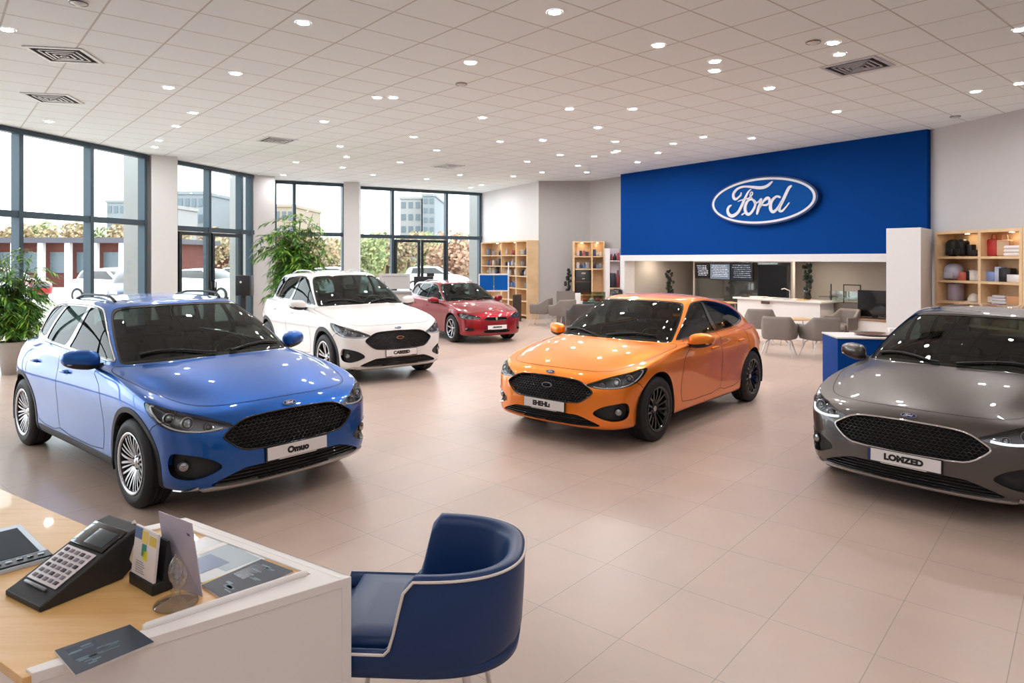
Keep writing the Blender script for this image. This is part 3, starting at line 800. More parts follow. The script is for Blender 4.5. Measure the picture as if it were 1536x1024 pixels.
def make_car(p, name, label, cat='car'):
    C = car_grid(p); S = Surf(C)
    sx, sy, sz, dz = p.get('sx',1), p.get('sy',1), p.get('sz',1), p.get('dz',0)
    F, Rr, w, xf, xr = p['F'], p['R'], p['w'], p['xf'], p['xr']
    def g2(pts, mode):
        if mode in ('front','rear'): return [(a*sy, b*sz+dz) for a, b in pts]
        if mode == 'side': return [(a*sx, b*sz+dz) for a, b in pts]
        return [(a*sx, b*sy, c*sz+dz) for a, b, c in pts]
    def path(pts, mode, closed=True, smooth=0, step=.02):
        q = chaikin(pts, smooth, closed) if smooth else pts
        q = resample(g2(q, mode), step, closed)
        return [S.cast(a, mode) for a in q]
    def uvpath(pts, closed=True, smooth=2, step=.09):
        q = chaikin(pts, smooth, closed) if smooth else pts
        return resample(q, step, closed)
    root = empty(name, label=label, cat=cat)
    pm = p['paint']; rad, rr = p['rad'], p['rr']; ra = rad+.045
    wf, wr = xf*sx, xr*sx
    # ---- outlines
    regs = []
    arcs = {}
    for nm, xc in (('arch_front', wf), ('arch_rear', wr)):
        def arc(rad_, zend=.20):
            zc = rad; t0 = math.asin(max(-1, min(1, (zend+dz-zc)/rad_)))
            n = 40; return [S.cast((xc+rad_*math.cos(math.pi-t0+(2*t0-math.pi)*k/n), zc+rad_*math.sin(math.pi-t0+(2*t0-math.pi)*k/n)*1.02), 'side') for k in range(n+1)]
        A = arc(ra); arcs[nm] = A
        regs.append(Region(nm, A, 'v0'))
    # windows
    wd = p['windows']
    wins = []
    for nm, pts in wd.items():
        regs.append(Region(nm, uvpath(inset_poly(uvpath(pts, True, 1, .3), .03), True, 0, .07))); wins.append(nm)
    dlo = uvpath(p.get('dlo', DLO_HATCH), True, 1, .08)
    regs.append(Region('window_surround', dlo))
    wsv0, wsv1 = 11.35, 14.35
    ws = [(0,wsv0),(1.5,wsv0),(3.0,wsv0+.05),(3.9,wsv0+.12),(4.45,11.65),(4.5,12.4),(4.5,13.3),(4.4,13.95),(3.8,14.25),(2.4,wsv1),(0,wsv1)]
    wo = resample(chaikin(ws, 2, False), .09, False)
    wi = [(0,wsv0+.16),(1.5,wsv0+.16),(3.0,wsv0+.22),(3.85,wsv0+.28),(4.22,11.85),(4.28,12.5),(4.28,13.3),(4.15,13.8),(3.6,14.05),(2.4,wsv1-.2),(0,wsv1-.2)]
    wii = resample(chaikin(wi, 2, False), .09, False)
    regs.append(Region('windshield', wii, 'u0')); regs.append(Region('windshield_border', wo, 'u0'))
    rg = [(14,13.9),(12.8,13.9),(12.1,13.6),(11.9,12.8),(11.8,12.1),(12.2,11.7),(14,11.6)]
    regs.append(Region('rear_window', resample(chaikin(rg, 2, False), .09, False), 'uend'))
    # front face
    fr = p['face']
    regs.append(Region('grille', path(fr['grille'], 'front', False, 1, .012), 'u0'))
    regs.append(Region('lower_grille', path(fr['lower'], 'front', False, 1, .012), 'u0'))
    regs.append(Region('fog_pocket', path([(F+a,b,c) for a,b,c in fr['fog']], 'near', True, 2, .012)))
    regs.append(Region('headlight', path([(F+a,b,c) for a,b,c in fr['lamp']], 'near', True, 2, .012)))
    regs.append(Region('tail_light', path([(Rr+a,b,c) for a,b,c in fr.get('tail', [(.10,.60,.90),(.02,.62,.82),(.14,.78,.70),(.30,.86,.72),(.42,.86,.86),(.34,.80,.92)])], 'near', True, 2, .02)))
    if p.get('skid'):
        regs.append(Region('skid', path(p['skid'], 'front', False, 1, .02), 'u0v0'))
    hood = [(0,7.42),(1.6,7.40),(2.4,7.48),(3.0,7.72),(3.6,7.95),(4.4,8.05),(5.2,8.25),(5.65,8.8),(5.65,9.6),(5.45,10.4),(5.1,11.15),(4.8,11.25),(3,11.15),(0,11.1)]
    if p.get('clad'):
        for nm, xc in (('clad_front', wf), ('clad_rear', wr)):
            regs.append(Region(nm, arc_path(S, xc, rad, ra+p['clad'], dz), 'v0'))
        sp = [(xf-.42*1, .10)]+[(xf-.42-(xf-xr-.84)*k/30, p.get('clad_z', .285)) for k in range(31)]+[(xr+.42, .10)]
        q = [S.cast(a, 'side') for a in g2(sp[1:-1], 'side')]
        regs.append(Region('clad_sill', [(q[0][0],0)]+q+[(q[-1][0],0)], 'v0'))
    regs.append(Region('hood', resample(chaikin(hood, 1, False), .12, False), 'u0'))
    dr = p['doors']
    gaps = []
    for nm, (side_pts, top) in dr.items():
        q = path(side_pts, 'side', False, 1, .03)
        tp = [(q[-1][0], 11.75)]; tp2 = [(q[0][0], 11.75)]
        nn = 12
        full = q+[(q[-1][0]+(top[1]-q[-1][0])*0, q[-1][1])]
        full = q+resample([q[-1], (top[1], 11.75), (top[0], 11.75), q[0]], .12, False)[1:-1]
        regs.append(Region(nm, full, 'closed'))
    names = [r.name for r in regs]; ix = {n: i for i, n in enumerate(names)}
    uv, P, N, tri, lab = cut_surface(S, regs)
    T = lambda *n: tri[np.isin(lab, [ix[k] for k in n if k in ix])]
    def sm(nm, tr, mats, parent=root, **k):
        return surf_mesh(nm, P, N, tr, mats, parent, uv=uv, J1=S.J-1, **k)
    both = (1, -1)
    bod = sm('body', tri[lab == -1], [pm, M_PLA], sides=both, wall=(0,-.028), wall_mat=0)
    if p.get('body_label'): bod['label'] = p['body_label']
    if p.get('clad'):
        o = sm('wheel_arch_cladding', T('clad_front','clad_rear','clad_sill'), M_CLAD, bod, off=.004, sides=both, wall=(.004,-.03)); o['label'] = 'charcoal plastic lower cladding'
    if p.get('skid'):
        o = sm('front_skid_strip', T('skid'), [p.get('skid_mat', M_SIL)], bod, off=.010, sides=both, wall=(.010,-.03))
    sm('bonnet', T('hood'), [pm], sides=both, wall=(0,-.01))
    for nm in dr:
        for s_ in both: sm(p.get('door_names', {}).get(nm, nm), T(nm), [pm], sides=(s_,), wall=(0,-.01))
    o = sm('windshield', T('windshield'), [M_CARG], sides=both, off=-.003)
    wb = sm('windshield_border', T('windshield_border'), [M_BLK], o, sides=both, off=-.002, wall=(0,-.01))
    sm('rear_window', T('rear_window'), [M_SIDEG], sides=both, off=-.003)
    for nm in wins:
        for s_ in both:
            o = sm(nm, T(nm), [M_SIDEG], sides=(s_,), off=-.006)
    for s_ in both:
        wsr = sm('window_surround', T('window_surround'), [M_BLK], sides=(s_,), off=-.001, wall=(0,-.012))
        if p.get('belt_mat'):
            b = MB(); a = np.array(dlo); PP, NN = S.ev(a[:,0], a[:,1]); PP = PP+NN*.002
            b.tube([(q[0], q[1]*s_, q[2]) for q in PP], .0065, 6, 0, closed=True); b.build('bright_window_strip', p['belt_mat'], wsr)
    # ---- shut lines
    gp = MB()
    def ribbon(pth, hw=.0028, closed=False):
        a = np.array(pth); PP, NN = S.ev(a[:,0], a[:,1]); n = len(PP)
        for sd in both:
            vs = []
            for i in range(n):
                t = PP[(i+1) % n if closed else min(i+1, n-1)]-PP[i-1 if (closed or i > 0) else 0]
                t = t/max(1e-9, np.linalg.norm(t)); b = np.cross(NN[i], t)
                for q in (PP[i]+b*hw+NN[i]*.0009, PP[i]-b*hw+NN[i]*.0009): vs.append((q[0], q[1]*sd, q[2]))
            fs = [(2*i, 2*i+1, 2*((i+1)%n)+1, 2*((i+1)%n)) for i in range(n if closed else n-1)]
            gp.add(vs, fs, 0, True)
    hr = regs[ix['hood']]; ribbon(hr.path[:-int(len(hr.path)*.22)])
    for nm in dr: ribbon(regs[ix[nm]].path, closed=True)
    ribbon(path([(F-.30,.80,.70),(F-.44,.86,.66),(xf+.30,.88,.60)], 'near', False, 1))
    ribbon(path([(.05,.40,1.45),(-.5,.43,1.5),(-1.2,.42,1.45)], 'near', False, 1), .004)
    gp.build('shut_lines', M_VOID, bod)
    # ---- recesses
    def bars(nm, region, inset, step, rad_, wav, zrange, yr, parent, vert=None, mt=M_BLK):
        mb = MB(); poly = region['poly']; poly = poly if poly[0][0] > 1e-6 else poly
        full = [(a,b) for a,b in poly]+[(-a,b) for a,b in reversed(poly) if a > 1e-6]
        z = zrange[0]; row = 0
        while z < zrange[1]:
            seg = []
            ys = [yr*(-1+2*i/120) for i in range(121)]
            for i, y in enumerate(ys):
                zz = z+(wav if (i//2+row) % 2 else -wav)*(1 if wav else 0)
                if in_poly([(y, zz)], full)[0]:
                    a = S.cast((abs(y)*sy, zz*sz+dz), 'front'); pp, nn = S.ev([a[0]], [a[1]]); q = pp[0]-nn[0]*inset
                    seg.append((q[0], q[1]*(1 if y >= 0 else -1), q[2]))
                else:
                    if len(seg) > 1: mb.tube(seg, rad_, 5, 0)
                    seg = []
            if len(seg) > 1: mb.tube(seg, rad_, 5, 0)
            z += step; row += 1
        return mb.build(nm, mt, parent)
    def polyof(pts): return chaikin(pts, 1, False)
    gr = sm('grille', T('grille'), [M_VOID, p.get('grille_edge', M_BLK)], sides=both, off=-.045, wall=(.004,-.045), wall_mat=1)
    bars('grille_mesh', {'poly': polyof(fr['grille'])}, .016, .024, .0042, .0055, (min(b for a,b in fr['grille'])+.012, max(b for a,b in fr['grille'])), .56, gr)
    # rim around the grille
    gpth = np.array(regs[ix['grille']].path); PP, NN = S.ev(gpth[:,0], gpth[:,1])
    ring = [tuple(q) for q in PP+NN*.002]+[tuple(q*np.array([1,-1,1])) for q in (PP+NN*.002)[::-1][1:-1]]
    g = MB(); g.tube(ring, p.get('grille_rim', .007), 6, 0, closed=True); g.build('grille_surround', p.get('grille_edge', M_BLK), gr)
    lg = sm('lower_grille', T('lower_grille'), [M_VOID, M_PLA], sides=both, off=-.05, wall=(.0,-.05), wall_mat=1)
    bars('intake_slats', {'poly': polyof(fr['lower'])}, .014, .026, .0045, 0, (min(b for a,b in fr['lower'])+.012, max(b for a,b in fr['lower'])), .66, lg)
    for s_ in both:
        fp = sm('fog_light', T('fog_pocket'), [M_PLA, M_BLK], sides=(s_,), off=-.045, wall=(.003,-.045), wall_mat=1)
        fc = fr.get('fogc', (-.20,.745,.405))
        pt = (np.array([(F+fc[0])*sx, fc[1]*sy, fc[2]*sz+dz])); hh = S.cast(tuple(pt), 'near'); pp, nn = S.ev([hh[0]], [hh[1]])
        q = pp[0]-nn[0]*.028; n2 = Vector((nn[0][0]+.6, nn[0][1]*.6*1, nn[0][2]))
        Mf = frame_mat((q[0], q[1]*s_, q[2]), (n2.x, n2.y*s_, n2.z))
        l = MB(); l.lathe([(0,.026),(.020,.024),(.030,.015),(.036,.016),(.040,.004),(.040,-.02)], 20, 0, Mf, mats=[0,0,1,1,1]); l.build('fog_lamp_lens', [M_LAMP, M_PLA], fp)
        # headlight
        hl = sm('headlight', T('headlight'), [M_LAMPI, M_LAMPD], sides=(s_,), off=-.05, wall=(-.002,-.05), wall_mat=1)
        if p.get('lamp_label'): hl['label'] = p['lamp_label']
        sm('headlight_lens', T('headlight'), [M_LENS], hl, sides=(s_,), off=-.0015)
        for (a, b_, c_, r_) in fr['bulbs']:
            bl = MB()
            hh = S.cast(((F+a)*sx, b_*sy, c_*sz+dz), 'near'); pp, nn = S.ev([hh[0]], [hh[1]]); q = pp[0]-nn[0]*.034
            n2 = Vector((nn[0][0]+.9, nn[0][1]*.5, nn[0][2]*.5)).normalized()
            Mf = frame_mat((q[0], q[1]*s_, q[2]), (n2.x, n2.y*s_, n2.z))
            bl.lathe([(r_*1.25,-.02),(r_*1.22,.012),(r_*1.05,.016),(r_*.95,.004)], 20, 0, Mf); bl.sphere((0,0,-.004), r_*.92, 16, 8, 1, (1,1,.8), Mf)
            bl.build('projector', [M_LAMP, M_LENSB], hl)
        # reflector fins
        lp0 = np.array(regs[ix['headlight']].path); ce = lp0.mean(0)
        for k in range(9):
            a0 = lp0[int(len(lp0)*(.04+.055*k))]; b0 = a0*.70+ce*.30; c0 = a0*.93+ce*.07
            PP, NN = S.ev([b0[0], c0[0]], [b0[1], c0[1]]); q0 = PP[0]-NN[0]*.040; q1 = PP[1]-NN[1]*.028
            fn = MB(); fn.tube([(q0[0], q0[1]*s_, q0[2]), (q1[0], q1[1]*s_, q1[2])], .0035, 5); fn.build('reflector_fin', M_LAMP, hl)
        ln = MB()
        lp = np.array(regs[ix['headlight']].path)
        i0, i1 = fr.get('drl', (.0,.55)); m = len(lp)
        sel = [lp[int(i) % m] for i in np.linspace(i0*m, i1*m, 40)]
        cen = lp.mean(0); sel = [q*.87+cen*.13 for q in sel]
        a = np.array(sel); PP, NN = S.ev(a[:,0], a[:,1]); PP = PP-NN*.016
        ln.tube([(q[0], q[1]*s_, q[2]) for q in PP], p.get('drl_r', .0065), 6, 0); ln.build('light_strip', p.get('drl_mat', M_DRL), hl)
        tl = sm('tail_light', T('tail_light'), [M_RED], sides=(s_,), off=.006, wall=(.006,-.02))
    # ---- number plate
    zc = p.get('plate_z', .415)*sz+dz; hh = S.cast((0.0, zc), 'front'); pp, nn = S.ev([hh[0]], [hh[1]])
    hc = max(S.ev(*[[k] for k in S.cast((0.0, zz), 'front')])[0][0][0] for zz in (zc-.05, zc, zc+.05))
    Mp = frame_mat((hc+.012, 0, zc), (1, 0, .04))
    n = MB(); n.rbox(-.26,.26,-.055,.055,-.012,0, .006, 2, 0, Mp); n.box(-.252,.252,-.042,.050,.0,.002, 1, Mp)
    if p.get('plate_blue'): n.box(-.252,-.232,-.042,.050,.0022,.003, 2, Mp)
    n.box(-.16,.16,-.0515,-.045,.0,.0015, 3, Mp)
    for k in range(26):
        x = -.15+.30*k/26; n.box(x, x+.007, -.0508,-.0458,.0016,.002, 1, Mp)
    npl = n.build('number_plate', [M_PLA, M_PLATE, M_BADGE, M_SIL], root)
    tm = MB(); v, f = text_mesh(p['plate'], p.get('plate_size', .062), .001, p.get('plate_bold', .0042))
    tm.add(v, f, 0, False, Mp @ Matrix.Translation((p.get('plate_dx', 0),.002,.0028)) @ Matrix.Diagonal((p.get('plate_sx', 1.1),1,1,1))); tm.build('plate_lettering', M_INK, npl)
    # ---- badges
    def badge(zb, a, mode='front', lift=.006):
        hh = S.cast((0.0, zb*sz+dz), mode); pp, nn = S.ev([hh[0]], [hh[1]])
        Mb = frame_mat(tuple(pp[0]+nn[0]*lift), tuple(nn[0]))
        b = MB(); b.prism(oval(a, a*.40), -.008, .004, 0, Mb); b.prism(oval(a*.90, a*.40*.86), .004, .0052, 1, Mb)
        script_strokes(b, Mb @ Matrix.Translation((0,0,.0053)) @ Matrix.Scale(a/1.35, 4) @ Matrix.Diagonal((1,1,1,1)), .0015/a, 2, sub=2)
        b.build('badge', [M_CHR, M_BADGE, M_WHT], root)
    if p.get('badge'):
        for zb, a in p['badge']: badge(zb, a)
    if p.get('grille_badge'):
        zb, a = p['grille_badge']; hh = S.cast((0.0, zb*sz+dz), 'front'); pp, nn = S.ev([hh[0]], [hh[1]])
        Mb = frame_mat(tuple(pp[0]-nn[0]*.006), (1,0,.1)); b = MB(); b.prism(oval(a, a*.42), -.012, .004, 0, Mb); b.prism(oval(a*.88, a*.42*.82), .004, .006, 1, Mb)
        b.build('grille_emblem', [M_SIL, M_BLK], gr)
    if p.get('lion'):
        hh = S.cast((0.0, p['lion']*sz+dz), 'front'); pp, nn = S.ev([hh[0]], [hh[1]]); Mb = frame_mat(tuple(pp[0]+nn[0]*.004), (1,0,.05))
        b = MB(); b.prism([(-.022,.045),(.022,.045),(.030,.0),(.0,-.05),(-.030,.0)], -.02, .008, 0, Mb); b.prism([(-.010,.025),(.012,.03),(.012,-.01),(0,-.03),(-.012,-.005)], .008, .012, 1, Mb); b.build('badge', [M_CHR, M_SIL], root)
        b = MB(); hh = S.cast((0.0, .775*sz+dz), 'front'); pp, nn = S.ev([hh[0]], [hh[1]]); Mb = frame_mat(tuple(pp[0]+nn[0]*.004), tuple(nn[0])); b.prism(oval(.014,.02,16), -.004, .006, 0, Mb); b.build('bonnet_emblem', M_CHR, root)
    # ---- wheels, liners
    for xc in (wf, wr):
        for s_ in both:
            make_wheel(root, Vector((xc, s_*(w*sy-.118), rad)), s_, rad, rr, p['rim'], p['rim_face'], p['rim_side'])
    for xc in (wf, wr):
        for s_ in both:
            l = MB(); n_ = 20; vs = []; fs = []
            for k in range(n_+1):
                a = math.pi*(-.10+1.20*k/n_)
                for y in (w*sy-.03, .56*sy): vs.append((xc+(ra+.004)*math.cos(a), s_*y, rad+(ra+.004)*math.sin(a)))
            for k in range(n_): fs.append((2*k,2*k+1,2*k+3,2*k+2))
            l.add(vs, fs, 0, True)
            l.add([(xc+(ra)*math.cos(2*math.pi*k/24), s_*.56*sy, max(.15, rad+ra*math.sin(2*math.pi*k/24))) for k in range(24)], [tuple(range(24))], 0)
            l.build('wheel_arch_liner', M_VOID, root)
    u = MB(); zf = .20*sz+dz
    u.box((Rr+.25)*sx, (xr-.42)*sx, -.70*sy, .70*sy, zf, zf+.10); u.box((xr+.40)*sx, (xf-.40)*sx, -.80*sy, .80*sy, zf-.01, zf+.09); u.box((xr-.42)*sx, (xf+.42)*sx, -.54*sy, .54*sy, zf-.02, zf+.12); u.box((xf+.38)*sx, (F-.22)*sx, -.60*sy, .60*sy, zf, zf+.06)
    u.build('underbody', M_VOID, root)
    # ---- mirrors
    for s_ in both:
        mx, my, mz = p.get('mirror', (.53,.985,.985)); mx *= sx; my *= sy; mz = mz*sz+dz
        m = MB(); vs = []; fs = []; nr, nsg = 12, 20
        for i in range(nr+1):
            th = math.pi*i/nr
            for k in range(nsg):
                a = 2*math.pi*k/nsg
                X = math.sin(th)*math.cos(a); Y = math.cos(th); Z = math.sin(th)*math.sin(a)
                e = lambda t, q: math.copysign(abs(t)**q, t)
                x_ = e(X,.8)*.092; y_ = e(Y,.85)*.128; z_ = e(Z,.75)*.080
                if x_ < -.035: x_ = -.035-(abs(x_)-.035)*.12
                x_ -= .05*max(0, y_*s_*1.0)/.118*0 + .035*(y_/.118)
                z_ *= 1-.12*(y_/.118)
                vs.append((mx+x_, s_*(my+y_), mz+z_+.01*(y_/.118)))
        for i in range(nr):
            for k in range(nsg):
                f_ = (i*nsg+k, i*nsg+(k+1)%nsg, (i+1)*nsg+(k+1)%nsg, (i+1)*nsg+k); f_ = f_ if s_ > 0 else f_[::-1]
                zc_ = sum(vs[q][2] for q in f_)/4; xc_ = max(vs[q][0] for q in f_)
                m.add([], [], 0); m.f.append(f_); m.m.append(0 if (zc_-mz) > -.028 else 1); m.sm.append(True)
        m.v = [Vector(q) for q in vs]
        mo = m.build('wing_mirror', [p.get('mirror_mat', pm), M_PLA], root)
        st = MB(); st.tube([(mx+.0, s_*(my-.20*sy), mz-.075), (mx-.0, s_*(my-.13), mz-.065), (mx+.0, s_*(my-.06), mz-.035)], [.030,.026,.030], 10, 0, flat=1.0); st.build('mirror_stalk', M_PLA, mo)
        t_ = MB(); t_.tube([(mx+.088-.035*k/8*1.0-.02*(k/8)**2, s_*(my-.07+.17*k/8), mz-.030) for k in range(9)], .006, 6, 0); t_.build('mirror_indicator', M_SIL, mo)
    # ---- handles
    for (hx, hz_) in p['handles']:
        for s_ in both:
            h = MB(); pts = []
            for k in range(9):
                x = hx-.09+.18*k/8; a = S.cast((x*sx, hz_*sz+dz+.004*math.sin(math.pi*k/8)), 'side'); pp, nn = S.ev([a[0]], [a[1]]); q = pp[0]+nn[0]*(.006+.024*math.sin(math.pi*k/8)**.5)
                pts.append((q[0], s_*q[1], q[2]))
            h.tube(pts, [.006,.012,.014,.014,.014,.014,.014,.013,.009], 8, 0, flat=1.0); ho = h.build('door_handle', p.get('handle_mat', pm), root)
            a = S.cast((hx*sx, hz_*sz+dz), 'side'); pp, nn = S.ev([a[0]], [a[1]]); h2 = MB()
            q = pp[0]+nn[0]*.0015; Mh = frame_mat((q[0], q[1]*s_, q[2]), (nn[0][0], nn[0][1]*s_, nn[0][2])); h2.prism(oval(.062,.026,24), -.004, .001, 0, Mh); h2.build('handle_cup', p.get('cup_mat', pm), ho)
    # ---- roof rails
    if p.get('rails'):
        for s_ in both:
            r_ = MB(); pts = []; u0_, u1_ = p['rails']
            for k in range(25):
                t_ = k/24; pp, nn = S.ev([u0_+(u1_-u0_)*t_], [15.15])
                hgt = .036*min(1, math.sin(math.pi*t_)*1.7)+.002
                q = pp[0]; pts.append((q[0], s_*q[1], q[2]+hgt))
            r_.tube(pts, .014, 8, 0, flat=.8); r_.build('roof_rail', p.get('rail_mat', M_CHR), root)
    # ---- wipers
    for (y0, y1, xo) in ((.05,.60,0),(-.62,-.08,0)):
        wv = MB(); pts = []
        for k in range(9):
            y = y0+(y1-y0)*k/8
            a = S.cast(((p['cowl'][0]-.05-.30*(abs(y)/.8)**2-.035*math.sin(math.pi*min(1,k/8*1.1)))*sx, abs(y)*sy), 'top'); pp, nn = S.ev([a[0]], [a[1]]); q = pp[0]+nn[0]*.012
            pts.append((q[0], q[1]*(1 if y >= 0 else -1), q[2]))
        wv.tube(pts, [.012,.010]+[.007]*7, 6, 0); wv.build('wiper', M_PLA, root)
    # ---- interior
    cx, cz = p['cowl']; cx *= sx; cz = cz*sz+dz
    d = MB()
    sec = [(cx-.14,cz-.035),(cx-.36,cz-.015),(cx-.50,cz-.035),(cx-.56,cz-.10),(cx-.53,cz-.22),(cx-.42,cz-.34),(cx-.05,cz-.40),(cx-.02,cz-.10)]
    vs = [(x,y,z) for y in (-.68*sy,-.3,0,.3,.68*sy) for x,z in sec]; n_ = len(sec)
    d.add(vs, [(j*n_+i, j*n_+(i+1)%n_, (j+1)*n_+(i+1)%n_, (j+1)*n_+i) for j in range(4) for i in range(n_)], 0, True)
    d.rbox(cx-.58,cx-.52,-.13,.13,cz-.10,cz+.045,.02,2,1)
    d.build('dashboard', [M_DASH, M_BLK], root)
    yb = .36*sy; sd = p.get('wheel_side', 1)
    s1 = MB(); Ms = Matrix.Translation((cx-.66, sd*yb, cz-.07)) @ Matrix.Rotation(R(-65), 4, 'Y')
    s1.tube([(Ms @ Vector((.185*math.cos(2*math.pi*k/32), .185*math.sin(2*math.pi*k/32), 0))) for k in range(32)], .015, 8, 0, closed=True)
    s1.sphere((0,0,-.01), .06, 14, 8, 0, (1,1.2,.4), Ms); s1.tube([Ms @ Vector((-.0,-.18,0)), Ms @ Vector((0,.18,0))], .014, 6); s1.tube([Ms @ Vector((0,0,0)), Ms @ Vector((-.18,0,0))], .014, 6); s1.tube([Ms @ Vector((0,0,-.02)), Ms @ Vector((0,0,-.22))], .03, 8)
    s1.build('steering_wheel', M_PLA, root)
    zs = .34*sz+dz
    for s_ in both:
        st = MB(); Mz = Matrix.Translation((cx-1.18, s_*yb, zs))
        st.rbox(-.25,.27,-.25,.25,.0,.18,.06,3,0,Mz)
        Mb2 = Mz @ Matrix.Translation((-.22,0,.12)) @ Matrix.Rotation(R(-14), 4, 'Y')
        st.rbox(-.07,.07,-.24,.24,0,.58,.06,3,0,Mb2); st.rbox(-.10,.02,-.24,-.17,.08,.46,.03,3,0,Mb2 @ Matrix.Translation((.09,0,0))); st.rbox(-.10,.02,.17,.24,.08,.46,.03,3,0,Mb2 @ Matrix.Translation((.09,0,0)))
        so = st.build('front_seat', M_SEAT, root)
        hd = MB(); hd.rbox(-.05,.05,-.13,.13,.62,.80,.045,3,0,Mb2); hd.tube([Mb2 @ Vector((0,-.06,.5)), Mb2 @ Vector((0,-.06,.66))], .007, 6, 1); hd.tube([Mb2 @ Vector((0,.06,.5)), Mb2 @ Vector((0,.06,.66))], .007, 6, 1); hd.build('headrest', [M_SEAT, M_CHR], so)
    st = MB(); Mz = Matrix.Translation((xr*sx+.45, 0, zs)); st.rbox(-.2,.3,-.62,.62,.0,.2,.06,3,0,Mz); Mb2 = Mz @ Matrix.Translation((-.2,0,.14)) @ Matrix.Rotation(R(-18), 4, 'Y'); st.rbox(-.07,.07,-.62,.62,0,.56,.06,3,0,Mb2)
    for y in (-.36,.36): st.rbox(-.04,.04,y-.12,y+.12,.57,.70,.04,3,0,Mb2)
    st.build('rear_seat', M_SEAT, root)
    fl = MB(); fl.box((Rr+.35)*sx, cx-.1, -.78*sy, .78*sy, zs-.08, zs-.04); fl.box(cx-.1, cx-.02, -.70*sy, .70*sy, zs-.08, cz-.12); fl.build('cabin_floor', M_SEAT, root)
    # sun visor strip / interior mirror
    im = MB(); q = S.ev([0.0], [13.55])[0][0]; im.rbox(q[0]-.06, q[0]-.03, -.12, .12, q[2]-.12, q[2]-.055, .012, 2); im.tube([(q[0]-.045,0,q[2]-.06),(q[0]-.02,0,q[2]-.01)], .008, 6); im.build('rear_view_mirror', M_PLA, root)
    # pale lining of the windscreen pillars
    for s_ in both:
        pl = MB(); a = np.array([(4.62, v_) for v_ in np.linspace(11.7, 14.0, 14)]); PP, NN = S.ev(a[:,0], a[:,1]); PP = PP-NN*.022
        pl.tube([(q[0], q[1]*s_, q[2]) for q in PP], .018, 8, 0)
        pl.build('pillar_lining', M_LINER, root)
    root['_r'] = 1; del root['_r']
    return root, S
def arc_path(S, xc, zc, rad_, dz, zend=.20):
    t0 = math.asin(max(-1, min(1, (zend+dz-zc)/rad_))); n = 44
    return [S.cast((xc+rad_*math.cos(math.pi-t0+(2*t0-math.pi)*k/n), zc+rad_*math.sin(math.pi-t0+(2*t0-math.pi)*k/n)*1.02), 'side') for k in range(n+1)]
M_LENSB = mat('projector_glass', (.25,.27,.30), .05, .9, coat=1)

WIN_HATCH = {
 'front_side_window': [(4.95,12.05),(5.0,12.5),(5.12,13.2),(5.35,13.75),(5.7,13.98),(7.0,14.05),(7.12,13.95),(7.5,13.3),(7.95,12.6),(8.25,12.05),(8.15,11.95),(6.5,11.95),(5.1,11.97)],
 'rear_side_window': [(8.42,12.05),(8.12,12.6),(7.68,13.3),(7.30,13.95),(7.42,14.05),(9.0,14.05),(9.2,13.95),(9.38,13.3),(9.52,12.7),(9.60,12.1),(9.5,12.02),(8.5,11.97)],
 'quarter_window': [(9.72,12.12),(9.62,12.7),(9.5,13.3),(9.34,13.92),(9.45,14.02),(10.2,13.98),(10.7,13.6),(11.0,13.0),(10.85,12.55),(10.3,12.25)],
}
DLO_HATCH = [(4.82,11.88),(4.86,12.5),(5.0,13.25),(5.25,13.85),(5.65,14.12),(7.3,14.2),(9.2,14.2),(10.25,14.12),(10.85,13.7),(11.18,13.0),(11.0,12.4),(10.4,12.08),(9.6,11.9),(8.0,11.82),(6.5,11.82),(5.2,11.84)]
WIN_SPORT = {
 'front_side_window': WIN_HATCH['front_side_window'],
 'rear_side_window': [(8.42,12.05),(8.12,12.6),(7.68,13.3),(7.30,13.95),(7.42,14.05),(8.8,14.02),(9.7,13.75),(10.25,13.25),(10.35,12.9),(10.1,12.5),(9.5,12.12),(8.5,11.97)],
}
DLO_SPORT = [(4.82,11.88),(4.86,12.5),(5.0,13.25),(5.25,13.85),(5.65,14.12),(7.3,14.2),(8.9,14.17),(9.85,13.9),(10.45,13.35),(10.6,12.9),(10.35,12.38),(9.6,11.95),(8.0,11.82),(6.5,11.82),(5.2,11.84)]
FACE = dict(
 grille=[(0,.690),(.28,.685),(.40,.668),(.48,.625),(.545,.580),(.52,.545),(.44,.480),(.36,.456),(0,.450)],
 lower=[(0,.342),(.34,.342),(.42,.336),(.62,.262),(.61,.238),(.4,.232),(0,.232)],
 fog=[(-.085,.53,.372),(-.12,.62,.44),(-.20,.75,.478),(-.28,.84,.478),(-.31,.865,.40),(-.28,.85,.31),(-.17,.71,.295),(-.11,.60,.33)],
 lamp=[(-.055,.43,.650),(-.10,.58,.612),(-.18,.72,.612),(-.33,.845,.645),(-.47,.885,.70),(-.60,.89,.80),(-.55,.885,.825),(-.40,.83,.805),(-.26,.73,.765),(-.13,.57,.70)],
 bulbs=[(-.22,.735,.690,.038),(-.34,.82,.715,.034),(-.13,.62,.660,.024)],
 drl=(.0,.55), fogc=(-.22,.765,.385))
def doors_std(xa=.80, xb=-.33, xc=-1.06, zlow=.30):
    return {
     'front_door': ([(xa-.28,.90),(xa-.10,.80),(xa-.04,.60),(xa-.05,.40),(xa-.10,zlow),(xb+.03,zlow),(xb,.42),(xb,.60),(xb,.885)], (5.9, 8.33)),
     'rear_door': ([(xb,.885),(xb,.60),(xb,.42),(xb+.03,zlow),(xc+.22,zlow),(xc+.12,.42),(xc-.0,.60),(xc-.10,.72),(xc-.10,.90)], (8.33, 9.65))}
